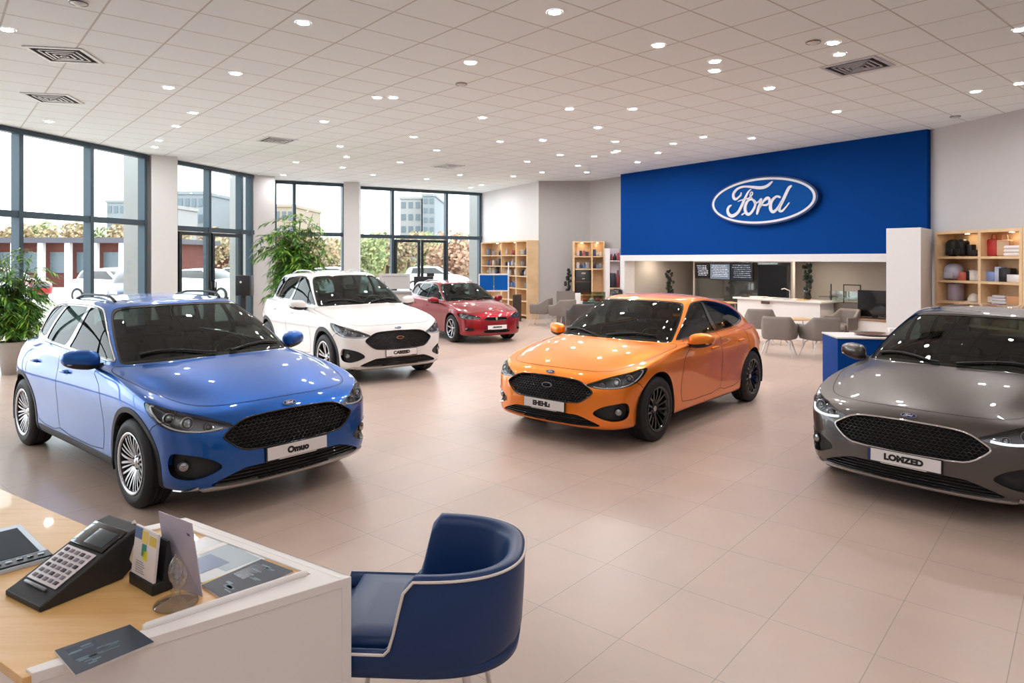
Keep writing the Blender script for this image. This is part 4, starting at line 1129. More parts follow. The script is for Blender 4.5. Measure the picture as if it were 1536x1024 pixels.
BASE = dict(F=2.10, R=-2.05, w=.90, xf=1.30, xr=-1.32, cowl=(1.03,1.0), belt=(.965,.985,1.01), ws_top=(.24,1.415), zr=1.485,
  tail_base=(.24,1.03), rear_top=(-1.60,1.375), rad=.325, rr=.222, windows=WIN_HATCH, face=FACE, doors=doors_std(), handles=[(-.13,.845),(-.93,.865)],
  badge=[(.722,.056)], rim='multi', rim_face=M_RIMS, rim_side=M_RIMD, plate_z=.398, mirror=(.50,.99,1.0))
import copy
def place(root, x, y, deg):
    root.location = (x, y, 0); root.rotation_euler = (0, 0, R(deg))
P_BLUE = dict(BASE, mirror=(.50,.955,1.02), paint=paint('paint_blue', (.002,.10,.42), .85, .42), plate='Omuo', clad=.038, rails=(5.3,9.7), rail_mat=M_PLA,
   skid=[(0,.243),(.3,.243),(.56,.246),(.74,.225),(.80,.18)], rim='multi', belt_mat=M_SIL, body_label='metallic blue painted shell')
P_WHITE = dict(BASE, paint=paint('paint_white', lin((226,222,220)), 0, .30), plate='CABEEID', clad=.06, rails=(5.3,9.7), rail_mat=M_CHR, sz=1.09, rim='double', rad=.345, rr=.235,
   skid=[(0,.235),(.3,.235),(.60,.24),(.74,.22),(.80,.18)], grille_badge=(.60,.055))
P_ORANGE = dict(BASE, windows=WIN_SPORT, dlo=DLO_SPORT, zr=1.47, rear_top=(-1.52,1.30), tail_base=(.14,1.05), paint=paint('paint_orange', (.93,.24,.010), .6, .42), plate='EHEHLı', rim='blackfive', rim_face=M_RIMB, rim_side=M_RIMB, sz=.955, sx=.965, sy=.98,
   grille_badge=(.60,.06), handle_mat=None, plate_dx=-.03)
P_ORANGE['handle_mat'] = P_ORANGE['paint']
P_GREY = dict(BASE, paint=paint('paint_grey', (.105,.095,.09), .85, .38), plate='LOMZED', rim='double', sz=.98, plate_blue=True, grille_edge=M_CHR, grille_rim=.008,
   skid=[(0,.232),(.3,.232),(.60,.234),(.76,.215),(.80,.18)], skid_mat=M_RIMS, drl_r=.010, drl_mat=mat('lit_light_guide', (.9,.9,.92), .3, emis=(.9,.95,1), estr=1.2))
FACE_RED = dict(FACE, grille=[(0,.640),(.22,.638),(.30,.625),(.33,.60),(.28,.575),(.20,.565),(0,.562)], lower=[(0,.345),(.25,.345),(.34,.335),(.38,.29),(.30,.265),(0,.262)],
   lamp=[(-.05,.40,.640),(-.08,.56,.60),(-.20,.74,.60),(-.36,.85,.63),(-.50,.875,.73),(-.42,.85,.745),(-.26,.74,.735),(-.10,.50,.70)],
   fog=[(-.12,.58,.36),(-.14,.60,.40),(-.22,.74,.41),(-.25,.78,.37),(-.22,.74,.33),(-.14,.62,.32)])
P_RED = dict(BASE, paint=paint('paint_red', (.27,.004,.012), .75, .38), plate='ARAGON', rim='seven', face=FACE_RED, badge=None, lion=.60, sz=.955, sy=.93, sx=1.0, rails=(5.3,9.7), rail_mat=M_SIL, plate_size=.05, rear_top=(-1.72,1.38), tail_base=(.16,1.03),
   belt_mat=M_CHR, drl_mat=M_LAMP)
CARS = [
 (P_BLUE, 'car', 'metallic blue hatchback with black arch trims, parked behind the desk at left', -3.264, 6.60, -40.2, 1.012),
 (P_WHITE, 'car', 'white crossover with silver roof rails and black grille, behind the blue car', -2.965, 11.99, -52.5, 1.017),
 (P_RED, 'car', 'dark red estate car farthest back, right of the white car', -1.318, 16.60, -59.5, .935),
 (P_ORANGE, 'car', 'bright orange hatchback with black wheels in the middle of the floor', 1.64, 8.45, -130.3, 1.004),
 (P_GREY, 'car', 'dark grey metallic hatchback with chrome edged grille, cut off by the right edge', 4.37, 6.35, -138, .965),
]
for P_, nm_, lb_, x_, y_, a_, s__ in CARS:
    c_, S_ = make_car(P_, nm_, lb_); place(c_, x_, y_, a_); c_.scale = (s__, s__, s__)
n_out = Vector((-nB.x, -nB.y, 0))
Ms = frame_mat(sc_c+n_out*.0, n_out)
a_ = sc_/2; b_ = (347-273+0)/2/F_PX*sc_c.y*.76/.76*.99
sg = MB(); sg.prism(oval(a_, b_, 96), .02, .14, 0, Ms)
so = sg.build('oval_sign', mat('sign_edge', lin((16,50,104)), .5), None, bevel=.01)
tag(so, 'large blue oval sign with white script lettering on the blue wall', 'sign')
r_ = MB(); N_ = 96; oo = oval(a_*.965, b_*.925, N_); ii = oval(a_*.922, b_*.838, N_)
r_.add([(x,y,.15) for x,y in oo]+[(x,y,.15) for x,y in ii]+[(x,y,.135) for x,y in oo]+[(x,y,.135) for x,y in ii], [(i,(i+1)%N_,N_+(i+1)%N_,N_+i) for i in range(N_)]+[(i,2*N_+i,2*N_+(i+1)%N_,(i+1)%N_) for i in range(N_)]+[(N_+i,N_+(i+1)%N_,3*N_+(i+1)%N_,3*N_+i) for i in range(N_)], 0, False, Ms)
r_.build('white_ring', mat('sign_white', lin((206,208,216)), .4), so)
f_ = MB(); f_.prism(oval(a_*.935, b_*.86, 96), .138, .143, 0, Ms); f_.build('blue_field', mat('sign_field', (.0,.062,.27), .6, spec=.1), so)
SHEAR = Matrix.Identity(4); SHEAR[0][0] = 1.0
t_ = MB(); script_strokes(t_, Ms @ Matrix.Translation((0,-.0,.143)) @ Matrix.Diagonal((a_/1.29, b_/.5, 1, 1)), .018, 0, sub=4)
t_.build('script_lettering', MATS['sign_white'], so)
# ================================================================ downlights: each glowing disc is the lamp
DL = [(10,44),(95,77.5)][:1]+[(455,34),(832,18),(988,68),(1250,64),(1259,81),(353,110),(252,131),(706,94),(566,146),(590,146),(1072,92),(1072,106),(1154,132),(1463,137),(1529,125),
 (949,163),(290,169),(264,189),(486,182),(238,210),(232,220),(73,182),(854,163),(897,191),(510,219),(514,251),(724,176),(1531,44),(1255,167),(923,212),(1055,205),(791,242),
 (1128,207),(987,229),(926,226),(891,234),(956,243),(921,228),(814,210),(520,235),(444,243),(425,262),(640,268),(706,281),(722,277),(770,264),(813,258),(867,248),(600,243),(690,262),(560,262),(655,225),(880,258),(840,232),(750,212),(1010,215),(620,205)]
M_GLOW = mat('downlight_glow', (1,1,1), .5, emis=(1.0,.975,.965), estr=505)
M_GLOW2 = mat('recess_glow', (1,1,1), .5, emis=(1.0,.82,.62), estr=420)
M_TRIMW = mat('downlight_trim', (.8,.8,.8), .4)
M_CONE = mat('downlight_cone', (.75,.72,.70), .25, .7)
def dl_proto(r=.058):
    a = MB(); a.lathe([(r+.022,0),(r+.022,-.006),(r+.010,-.010),(r,-.006)], 28, 0)
    b = MB(); b.lathe([(r,-.006),(r*.9,-.0035),(0,-.0035)], 28, 0)
    return a, b
pa, pb = dl_proto()
ring_o = pa.build('downlight', M_TRIMW); lamp_o = pb.build('lamp_disc', M_GLOW, ring_o)
words = ['first','second','third','fourth','fifth','sixth','seventh','eighth','ninth','tenth','eleventh','twelfth','thirteenth','fourteenth']
pts = []
for px, py in DL:
    Y = F_PX*(CEIL-H_CAM)/(HOR-py); pts.append(((px-768)/F_PX*Y, Y, px, py))
# unseen extras on a grid behind the viewer, added for light and bonnet reflections
back = [(x, y) for y in (-4.2,-1.4,1.4,4.1) for x in (-8.4,-5.2,-2.0,1.2,4.4,7.6,10.4)]
bands = [(0,60,'nearest band'),(60,120,'second band back'),(120,170,'third band back'),(170,205,'fourth band back'),(205,230,'fifth band back'),(230,300,'farthest band')]
first = True
def put(src, loc, label, group):
    global first
    o = copy_tree(src); o.location = loc; tag(o, label, 'downlight', group); return o
for lo, hi, nm in bands:
    row = sorted([p for p in pts if lo <= p[3] < hi], key=lambda p: (p[2], p[3]))
    for i, (x, y, px, py) in enumerate(row):
        put(ring_o, (x, y, CEIL-.0005), f'small glowing round ceiling downlight, {words[i] if i < len(words) else "the "+str(i+1)+"th"} from the left in the {nm}', 'recessed ceiling downlights')
for i, (x, y) in enumerate(back):
    if y < 4 or abs(x) > 9: put(ring_o, (x, y, CEIL-.0005), f'unseen round downlight added in the ceiling above and behind the viewer', 'added downlights over the viewer')
# recess lamps
ro = ring_o.copy(); COL.objects.link(ro); ll = lamp_o.copy(); ll.data = lamp_o.data.copy(); ll.data.materials[0] = M_GLOW2; COL.objects.link(ll); ll.parent = ro
for i, (px, yy, nm) in enumerate(((990,1.0,'left end of the recess'),(1082,.9,'menu screens in the recess'),(1142,.9,'tall black panel in the recess'),(1277,.9,'right end of the recess, near the white pier'),(1215,2.2,'dark plant ornament in the recess'))):
    p_ = ray_on(px, tuple((Vector(BL)+Vector((nB.x,nB.y))*yy)), tuple((Vector(BR)+Vector((nB.x,nB.y))*yy)))
    put(ro, (p_.x, p_.y, 1.8995), f'warm downlight over the {nm}', 'recess downlights')
bpy.data.objects.remove(ll); bpy.data.objects.remove(ro); bpy.data.objects.remove(lamp_o); bpy.data.objects.remove(ring_o)

# ---- air vents, speakers, sensors in the ceiling
M_VENT = mat('vent_metal', (.62,.62,.62), .4, .5)
def vent(px, py, w_, d_, label, ang):
    Y = F_PX*(CEIL-H_CAM)/(HOR-py); x = (px-768)/F_PX*Y
    M = Matrix.Translation((x, Y, CEIL)) @ Matrix.Rotation(ang, 4, 'Z')
    f = MB(); t = .045
    f.box(-w_/2, w_/2, -d_/2, -d_/2+t, -.014, -.0005, 0, M); f.box(-w_/2, w_/2, d_/2-t, d_/2, -.014, -.0005, 0, M); f.box(-w_/2, -w_/2+t, -d_/2+t, d_/2-t, -.014, -.0005, 0, M); f.box(w_/2-t, w_/2, -d_/2+t, d_/2-t, -.014, -.0005, 0, M)
    o = f.build('ceiling_vent', M_VENT); tag(o, label, 'vent', 'square ceiling air vents')
    b = MB(); b.box(-w_/2+t, w_/2-t, -d_/2+t, d_/2-t, -.002, -.0008, 0, M); b.build('vent_cavity', M_VOID, o)
    for k in range(1, 5):
        s = MB(); e = k*.055*min(1, d_/.6)
        x1, y1 = w_/2-t-e*1.0, d_/2-t-e
        if y1 < .02: break
        for (xa, xb, ya, yb) in ((-x1,x1,-y1,-y1+.02),(-x1,x1,y1-.02,y1),(-x1,-x1+.02,-y1,y1),(x1-.02,x1,-y1,y1)):
            s.box(xa, xb, ya, yb, -.012-.004*k, -.004, 0, M)
        s.build('vent_blade', M_VENT, o)
    return o
CA = math.atan2(-.2048, .175)
vent(97, 82, .62, .62, 'slatted square air vent in the ceiling at the upper left, the larger of two', R(10))
vent(80, 147, .62, .62, 'slatted air vent just above the left windows', R(12))
vent(416, 210, .62, .62, 'small square air vent in the ceiling above the left plant', CA)
vent(1286, 99, .66, .62, 'square air vent in the ceiling over the blue banner at right', CA)
vent(672, 249, .7, .6, 'far air vent in the ceiling over the red car', CA)
for i, (px, py, lb) in enumerate(((1220,62,'flat round ceiling speaker left of the bright downlight over the blue wall'),(118,3,'round ceiling sensor cut by the top edge at left'),(692,125,'small dark round sensor in the middle of the ceiling'),(1433,174,'round sensor above the right wall'))):
    Y = F_PX*(CEIL-H_CAM)/(HOR-py); x = (px-768)/F_PX*Y
    s = MB(); s.lathe([(.0,-.035),(.03,-.032),(.055,-.02),(.075,-.012),(.085,0)], 28, 0, Matrix.Translation((x,Y,CEIL-.001)))
    o = s.build('ceiling_sensor', M_VENT); tag(o, lb, 'ceiling sensor')
    g = MB(); g.lathe([(.078,0),(.078,-.016),(.074,-.016),(.074,0)], 28, 0, Matrix.Translation((x,Y,CEIL-.001))); g.build('sensor_ring', M_PLA, o)
# ================================================================ furniture
M_WOODS = mat('shelf_wood', lin((222,190,150)), .5); noise_mix(M_WOODS, lin((226,196,156)), lin((212,180,140)), 3)
M_DESKW = mat('desk_wood', lin((226,182,120)), .32, coat=.3)
def woodgrain(m, c1, c2, rot):
    nt, b = nodes_of(m); N = nt.nodes; L = nt.links
    tc = N.new('ShaderNodeTexCoord'); mp = N.new('ShaderNodeMapping'); mp.inputs['Rotation'].default_value = (0,0,rot); mp.inputs['Scale'].default_value = (1.2, 14, 1)
    nz = N.new('ShaderNodeTexNoise'); nz.inputs['Scale'].default_value = 2.5; nz.inputs['Detail'].default_value = 6; nz.inputs['Distortion'].default_value = .6
    cr = N.new('ShaderNodeValToRGB'); cr.color_ramp.elements[0].position = .3; cr.color_ramp.elements[1].position = .7; cr.color_ramp.elements[0].color = (*c1,1); cr.color_ramp.elements[1].color = (*c2,1)
    L.new(tc.outputs['Object'], mp.inputs['Vector']); L.new(mp.outputs[0], nz.inputs['Vector']); L.new(nz.outputs['Fac'], cr.inputs[0]); L.new(cr.outputs[0], b.inputs['Base Color'])
woodgrain(M_DESKW, lin((216,168,104)), lin((228,186,126)), R(-147))
M_WHITE = mat('white_laminate', lin((234,230,228)), .35)
M_WEDGE = mat('laminate_edge', lin((205,200,198)), .4)
M_LEATH = mat('blue_leather', lin((8,50,100)), .42, coat=.1, coat_rough=.35, spec=.5)
M_PIPE = mat('white_piping', lin((225,215,208)), .5)
M_GFAB = mat('taupe_upholstery', lin((128,120,115)), .65)
M_GFABD = mat('dark_upholstery', lin((70,66,64)), .65)
M_LEGW = mat('pale_metal_leg', lin((200,200,205)), .3, .6)

# ---- desk in the foreground
P0 = Vector((-1.275,1.811,0)); DU = Vector((.793,.610,0)); DV = Vector((-.840,.546,0))
def dk(a, b, z=0): p = P0+DU*a+DV*b; return Vector((p.x,p.y,z))
def dpoly(ab, z0, z1, mb, mi=0):
    q = [dk(a,b) for a,b in ab]; A_ = sum(q[i].x*q[(i+1)%len(q)].y-q[(i+1)%len(q)].x*q[i].y for i in range(len(q)))
    if A_ < 0: q = q[::-1]
    mb.prism([(p.x,p.y) for p in q], z0, z1, mi)
desk = empty('reception_desk', tuple(dk(.4,.6)), 0, 'white sided reception desk with pale wooden top in the bottom left corner', 'desk')
OFF = Matrix.Translation(-Vector(desk.location))
def dbuild(mb, name, mats_, parent=desk, bevel=.002):
    for i, v_ in enumerate(mb.v): mb.v[i] = OFF @ v_
    return mb.build(name, mats_, parent, bevel=bevel)
m = MB(); dpoly([(-.02,.0),(.0,.0),(.622,.10),(.622,3.2),(-.02,3.2)], .718, .745, m); dpoly([(.60,.10),(.84,.10),(.84,.93),(.60,.93)], .7181, .7445, m); dbuild(m, 'wooden_top', M_DESKW)
m = MB(); dpoly([(0,0),(.902,0),(.902,.018),(0,.018)], 0, .735, m); dbuild(m, 'front_panel', M_WHITE)
m = MB(); dpoly([(.870,-.004),(.904,-.004),(.904,.03),(.870,.03)], 0, .752, m); dpoly([(.870,.03),(.904,.03),(.904,.985),(.870,.985)], .715, .752, m); dpoly([(.870,.955),(.904,.955),(.904,.985),(.870,.985)], 0, .715, m); dbuild(m, 'end_panel', M_WHITE)
m = MB(); dpoly([(0,-.004),(.872,-.004),(.84,.108),(.0,.035)], .722, .752, m); dbuild(m, 'front_ledge', M_WHITE)
m = MB(); dpoly([(.838,.10),(.872,.0),(.872,.985),(.838,.985)], .722, .7515, m); dpoly([(.61,.925),(.84,.925),(.84,.985),(.61,.985)], .722, .7518, m); dbuild(m, 'raised_border', M_WHITE)
m = MB(); a_, b2_ = dk(.293,.062,.757), dk(.826,.113,.757); m.tube([a_, a_.lerp(b2_,.02), a_.lerp(b2_,.5), a_.lerp(b2_,.985), b2_], [.008,.012,.012,.012,.008], 12); dbuild(m, 'edge_rail', M_WHITE, bevel=0)
m = MB(); dpoly([(.02,.018),(.60,.03),(.60,.05),(.02,.04)], .0, .70, m); dbuild(m, 'modesty_panel', M_GFABD)
m = MB(); dpoly([(.57,2.0),(.60,2.0),(.60,2.9),(.57,2.9)], .0, .718, m); dbuild(m, 'rear_leg_panel', M_WHITE)
m = MB(); dpoly([(.45,-.0046),(.80,-.0046),(.80,-.0042),(.45,-.0042)], .66, .663, m)
# ---- flat tablet screen
def sheet(corners, z0, th, name, mats_, label, cat, bevel=.0015, extra=None, group=None):
    q = [Vector((c[0],c[1])) for c in corners]; A_ = sum(q[i].x*q[(i+1)%4].y-q[(i+1)%4].x*q[i].y for i in range(4))
    if A_ < 0: q = q[::-1]
    m = MB(); m.prism([(p.x,p.y) for p in q], z0, z0+th); o = m.build(name, mats_, None, bevel=bevel); tag(o, label, cat, group)
    return o
def bil(c, s, t):
    a = Vector(c[0]).lerp(Vector(c[1]), s); b = Vector(c[3]).lerp(Vector(c[2]), s); return a.lerp(b, t)
def patch(c, s0, s1, t0, t1, z, th, name, mt, parent):
    q = [bil(c,s0,t0), bil(c,s1,t0), bil(c,s1,t1), bil(c,s0,t1)]; A_ = sum(q[i].x*q[(i+1)%4].y-q[(i+1)%4].x*q[i].y for i in range(4))
    if A_ < 0: q = q[::-1]
    m = MB(); m.prism([(p.x,p.y) for p in q], z, z+th); return m.build(name, mt, parent)
ZT = .7455
C_ = Vector((-1.682,2.503)); e1 = Vector((-.743,.669)); e2 = Vector((-.669,-.743))
tc_ = [C_, C_+e1*.46, C_+e1*.46+e2*.36, C_+e2*.36]
M_PALE = mat('pale_plastic', lin((190,205,222)), .3)
M_SCR = mat('screen_off', lin((8,18,38)), .5, spec=.1)
tb = sheet(tc_, ZT, .014, 'tablet', M_PALE, 'tablet with dark screen and pale blue frame lying on the desk at the left edge', 'tablet')
patch(tc_, .20, .90, .06, .95, ZT+.0142, .002, 'screen', M_SCR, tb)
pk = patch(tc_, .015, .15, .0, .98, ZT+.0142, .006, 'key_strip', mat('key_strip_dark', lin((42,50,62)), .4), tb)
for k in range(9):
    p = bil(tc_, .085, .08+.09*k); m = MB(); m.rbox(-.010,.010,-.007,.007,0,.004,.002,2,0, Matrix.Translation((p.x,p.y,ZT+.0203)) @ Matrix.Rotation(math.atan2(e2.y,e2.x),4,'Z')); m.build('key', M_BLK if k % 3 else M_PALE, pk)
# ---- desk telephone: wedge body
ph = empty('desk_telephone', (-1.473,2.13,ZT), 0, 'black desk telephone with white keypad, tilted up towards the back', 'telephone')
px_ = Vector((.5,.866,0)); qx_ = Vector((-.866,.5,0))
Mp_ = Matrix((px_, qx_, Vector((0,0,1)))).transposed().to_4x4()
m = MB()
prof = [(0,0),(0,.018),(.03,.030),(.285,.150),(.335,.158),(.345,.140),(.30,.105),(.285,.06),(.30,.03),(.26,.0)]
n_ = len(prof); vs = [(a,y,z) for y in (0,.008,.212,.22) for a,z in [(a_*(1),z_) for a_,z_ in prof]]
m.add([(a,y,z*(.97 if y in (0,.22) else 1)) for (a,y,z) in vs], [(j*n_+i,(j+1)*n_+i,(j+1)*n_+(i+1)%n_,j*n_+(i+1)%n_) for j in range(3) for i in range(n_)]+[tuple(range(n_)), tuple(range(4*n_-1,3*n_-1,-1))], 0, False, Mp_)
m.build('phone_body', M_PLA, ph, bevel=.004)
def onslope(a, y, h): # point on the sloped face
    t = (a-.03)/.255; return Vector((a, y, .030+.120*t+h))
sl = math.atan2(.120,.255)
def slab(a0, a1, y0, y1, h, th, name, mt, par, r=.003):
    m = MB(); M = Mp_ @ Matrix.Translation(onslope(a0, 0, h)) @ Matrix.Rotation(-sl, 4, 'Y'); L = (a1-a0)/math.cos(sl)
    m.rbox(0, L, y0, y1, 0, th, r, 2, 0, M); return m.build(name, mt, par)
kp = slab(.055,.185,.022,.198,.001,.004,'keypad_plate', mat('keypad_white', lin((214,208,212)), .4), ph)
M_KEY = mat('key_grey', lin((120,112,122)), .45); M_KEYD = mat('key_dark', lin((60,50,60)), .45)
for r_ in range(6):
    for c_ in range(5):
        slab(.062+.020*r_, .074+.020*r_, .034+.032*c_, .055+.032*c_, .006, .003, 'phone_key', M_KEYD if (r_+c_)%3 == 0 else M_KEY, kp, .0015)
dp = slab(.195,.285,.012,.208,.001,.006,'display_hood', M_BLK, ph); slab(.205,.262,.03,.14,.0075,.0015,'phone_display', mat('phone_lcd', lin((70,80,84)), .15), dp, .0005)
slab(.008+.03,.048,.05,.18,.001,.012,'wrist_bar', mat('phone_silver', lin((130,135,142)), .3, .4), ph, .005)
m = MB(); m.tube([Mp_ @ Vector(q) for q in ((.30,.20,.03),(.36,.24,.003),(.30,.33,.003),(.16,.30,.003),(.06,.26,.003))], .003, 8); m.build('phone_cord', M_PLA, ph)
# ---- leaflet stand
def lstand():
    o = empty('leaflet_stand', (-1.22,2.29,ZT), 0, 'small black stand holding white leaflets with yellow and green prints', 'leaflet stand')
    a = Vector((-1.307,2.327,0)); b = Vector((-1.176,2.23,0)); xx = (b-a).normalized(); yy = Vector((-xx.y, xx.x, 0)); 
    M = Matrix.Translation(a-Vector(o.location)+Vector((0,0,ZT))) @ Matrix((xx,yy,Vector((0,0,1)))).transposed().to_4x4()
    L = (b-a).length
    m = MB(); m.rbox(0, L, 0, .075, 0, .038, .004, 2, 0, M); m.build('stand_base', M_PLA, o)
    m = MB(); m.add([(0,.035,.03),(L,.035,.03),(L,.075,.03),(0,.075,.03),(0,.050,.165),(L,.050,.165),(L,.058,.165),(0,.058,.165)], [(0,3,2,1),(4,5,6,7),(0,1,5,4),(1,2,6,5),(2,3,7,6),(3,0,4,7)], 0, False, M); m.build('stand_back', M_PLA, o)
    M2 = M @ Matrix.Translation((0,.006,.030)) @ Matrix.Rotation(R(-6), 4, 'X')
    m = MB(); m.box(.004, L-.006, 0, .008, 0, .165, 0, M2); c = m.build('leaflet', mat('leaflet_white', lin((226,220,222)), .5), o)
    for (x0,x1,z0,z1,cl) in ((.0,.05,.125,.162,(96,120,160)),(.05,.09,.118,.158,(228,206,110)),(.10,.145,.12,.15,(214,190,90)),(.055,.085,.075,.115,(60,140,120)),(.065,.095,.065,.095,(226,222,60))):
        m = MB(); m.box(.006+x0, .006+x1, -.0012, -.0002, z0, z1, 0, M2); m.build('print', mat('print_%d_%d_%d' % cl, lin(cl), .5), c)
    for k in range(6):
        m = MB(); m.box(.03, .03+.06*(1-.1*(k%3)), -.001, -.0002, .018+.007*k, .0205+.007*k, 0, M2); m.build('text_line', mat('text_grey', lin((150,145,150)), .6), c)
    return o
lstand()
cup = MB(); cup.lathe([(.028,0),(.033,.14),(.031,.14),(.026,.005),(0,.005)], 24, 0, Matrix.Translation((-1.385,2.46,ZT)))
co = cup.build('pen_cup', mat('cup_cream', lin((232,222,190)), .4)); tag(co, 'cream and yellow pen cup behind the leaflet stand', 'pen cup')
m = MB(); m.lathe([(.0335,.085),(.0338,.115)], 24, 0, Matrix.Translation((-1.385,2.46,ZT))); m.build('yellow_band', mat('band_yellow', lin((222,196,80)), .5), co)
m = MB(); m.lathe([(.009,.0),(.010,.12),(.008,.145),(.003,.155),(0,.156)], 14, 0, Matrix.Translation((-1.372,2.45,ZT+.012)) @ Matrix.Rotation(R(6),4,'Y')); tag(m.build('marker_pen', mat('pen_white', lin((225,222,220)), .3)), 'white marker pen standing in the pen cup', 'pen')
# ---- acrylic notice
nb = [Vector((-1.165,2.315,ZT)), Vector((-1.012,2.235,ZT)), Vector((-1.070,2.285,.965)), Vector((-1.212,2.345,.985))]
nn_ = (nb[1]-nb[0]).cross(nb[3]-nb[0]).normalized()*.003
m = MB(); m.add([*nb, *[p+nn_ for p in nb]], [(0,1,2,3),(7,6,5,4),(0,4,5,1),(1,5,6,2),(2,6,7,3),(3,7,4,0)]); no = m.build('notice_holder', mat('notice_lavender', lin((176,170,186)), .25, coat=.6)); tag(no, 'tall grey lavender notice card leaning behind the clear glass ornament', 'notice card')
M_TXT = mat('text_violet', lin((92,86,108)), .5)
fn_ = -nn_.normalized()*.0006 if (-nn_).dot(Vector((0,-1,0))) > 0 else nn_.normalized()*.0036
def nbp(s, t): return nb[0].lerp(nb[1], s).lerp(nb[3].lerp(nb[2], s), t)
for k, (s0, s1, t, h_) in enumerate(((.12,.50,.86,.022),(.62,.90,.80,.03),(.15,.45,.77,.010),(.15,.85,.71,.007),(.15,.80,.66,.007),(.15,.85,.61,.007),(.15,.70,.52,.007),(.15,.85,.47,.007),(.15,.80,.42,.007),(.15,.6,.35,.007),(.2,.8,.2,.01))):
    a, b = nbp(s0,t)+fn_, nbp(s1,t)+fn_; h_ = max(h_*1.2, .014); c, d = nbp(s1,t+h_)+fn_, nbp(s0,t+h_)+fn_
    m = MB(); m.add([a,b,c,d], [(0,1,2,3)]); m.build('text_line', M_TXT, no)
# ---- clear glass ornament
M_CLEAR = glassmat('clear_glass', (.99,.99,.99), .14)
Mg = Matrix.Translation((-1.074,2.183,ZT))
m = MB(); m.lathe([(0,0),(.062,0),(.067,.003),(.066,.008),(.045,.014),(.020,.022),(.011,.034),(.016,.046),(.010,.058),(.013,.070),(.020,.082),(.024,.105),(.021,.128),(.012,.145),(.006,.152),(0,.153)], 32, 0, Mg)
go = m.build('glass_ornament', M_CLEAR); tag(go, 'clear glass stem ornament on a round foot, on the wooden desk top', 'glass ornament')
for k, (dx, dy, h_) in enumerate(((-.012,.02,.125),(.022,-.01,.11))):
    m = MB(); m.tube([Mg @ Vector((0,0,.045)), Mg @ Vector((dx*1.2,dy*1.2,.07)), Mg @ Vector((dx*1.6,dy*1.6,h_-.01)), Mg @ Vector((dx*1.5,dy*1.5,h_+.02))], [.005,.009,.010,.003], 10); m.build('glass_petal', M_CLEAR, go)
# ---- printed matter
M_SHT = mat('sheet_paper', lin((214,220,224)), .25)
M_DKB = mat('booklet_dark', lin((42,52,68)), .35, spec=.3)
ls = [Vector((-1.20,2.74)), Vector((-.905,2.510)), Vector((-1.055,2.325)), Vector((-1.35,2.50))]
o = sheet(ls, ZT, .002, 'brochure_sheet', M_SHT, 'large pale blue glossy brochure sheet behind the grey notice card', 'brochure', 0)
patch(ls, .35, .95, .05, .60, ZT+.0022, .0004, 'pale_print', mat('print_sky', lin((160,178,190)), .25), o)
patch(ls, .45, .80, .40, .95, ZT+.0027, .0004, 'blue_print', mat('print_blue', lin((84,112,158)), .25), o)
patch(ls, .30, .38, .05, .95, ZT+.0027, .0004, 'white_band', M_WHITE, o)
db = [Vector((-.917,2.4975)), Vector((-.769,2.402)), Vector((-.914,2.187)), Vector((-1.044,2.299))]
def booklet(c, label, name='booklet', z=ZT, seed=1):
    o = sheet(c, z, .006, name, mat('booklet_pages', lin((210,208,208)), .5), label, 'booklet', 0)
    cv = patch(c, .0, 1, .0, 1, z+.0062, .0008, 'booklet_cover', M_DKB, o)
    rnd = random.Random(seed)
    for k in range(14):
        s0 = rnd.uniform(.08,.6); t0 = rnd.uniform(.08,.85); patch(c, s0, s0+rnd.uniform(.08,.3), t0, t0+rnd.uniform(.015,.05), z+.0071, .0003, 'cover_print', mat('cover_print_teal', lin((92,120,136)), .3), cv)
    patch(c, .1, .48, .12, .55, z+.0071, .0002, 'cover_picture', mat('cover_pic', lin((36,54,76)), .2), cv)
    return o
booklet(db, 'dark glossy booklet lying against the white rail of the desk', seed=3)
patch(db, -.12, -.04, 0, 1, ZT+.0005, .0012, 'yellow_slip', mat('slip_yellow', lin((226,196,120)), .5), None)
o = bpy.data.objects['yellow_slip']; tag(o, 'narrow yellow paper slip between the pale sheet and the dark booklet', 'paper slip')
cb = [Vector((-1.275,1.903)), Vector((-1.140,2.037)), Vector((-1.020,1.945)), Vector((-1.145,1.791))]
booklet(cb, 'dark booklet on the white corner nearest the viewer', z=.7525, seed=8)
sb = [dk(.33,.080), dk(.56,.100), dk(.56,.125), dk(.33,.105)]
o = sheet([(p.x,p.y) for p in sb], ZT, .006, 'thin_folder', M_DKB, 'thin dark folder edge beside the white rail', 'folder', 0)

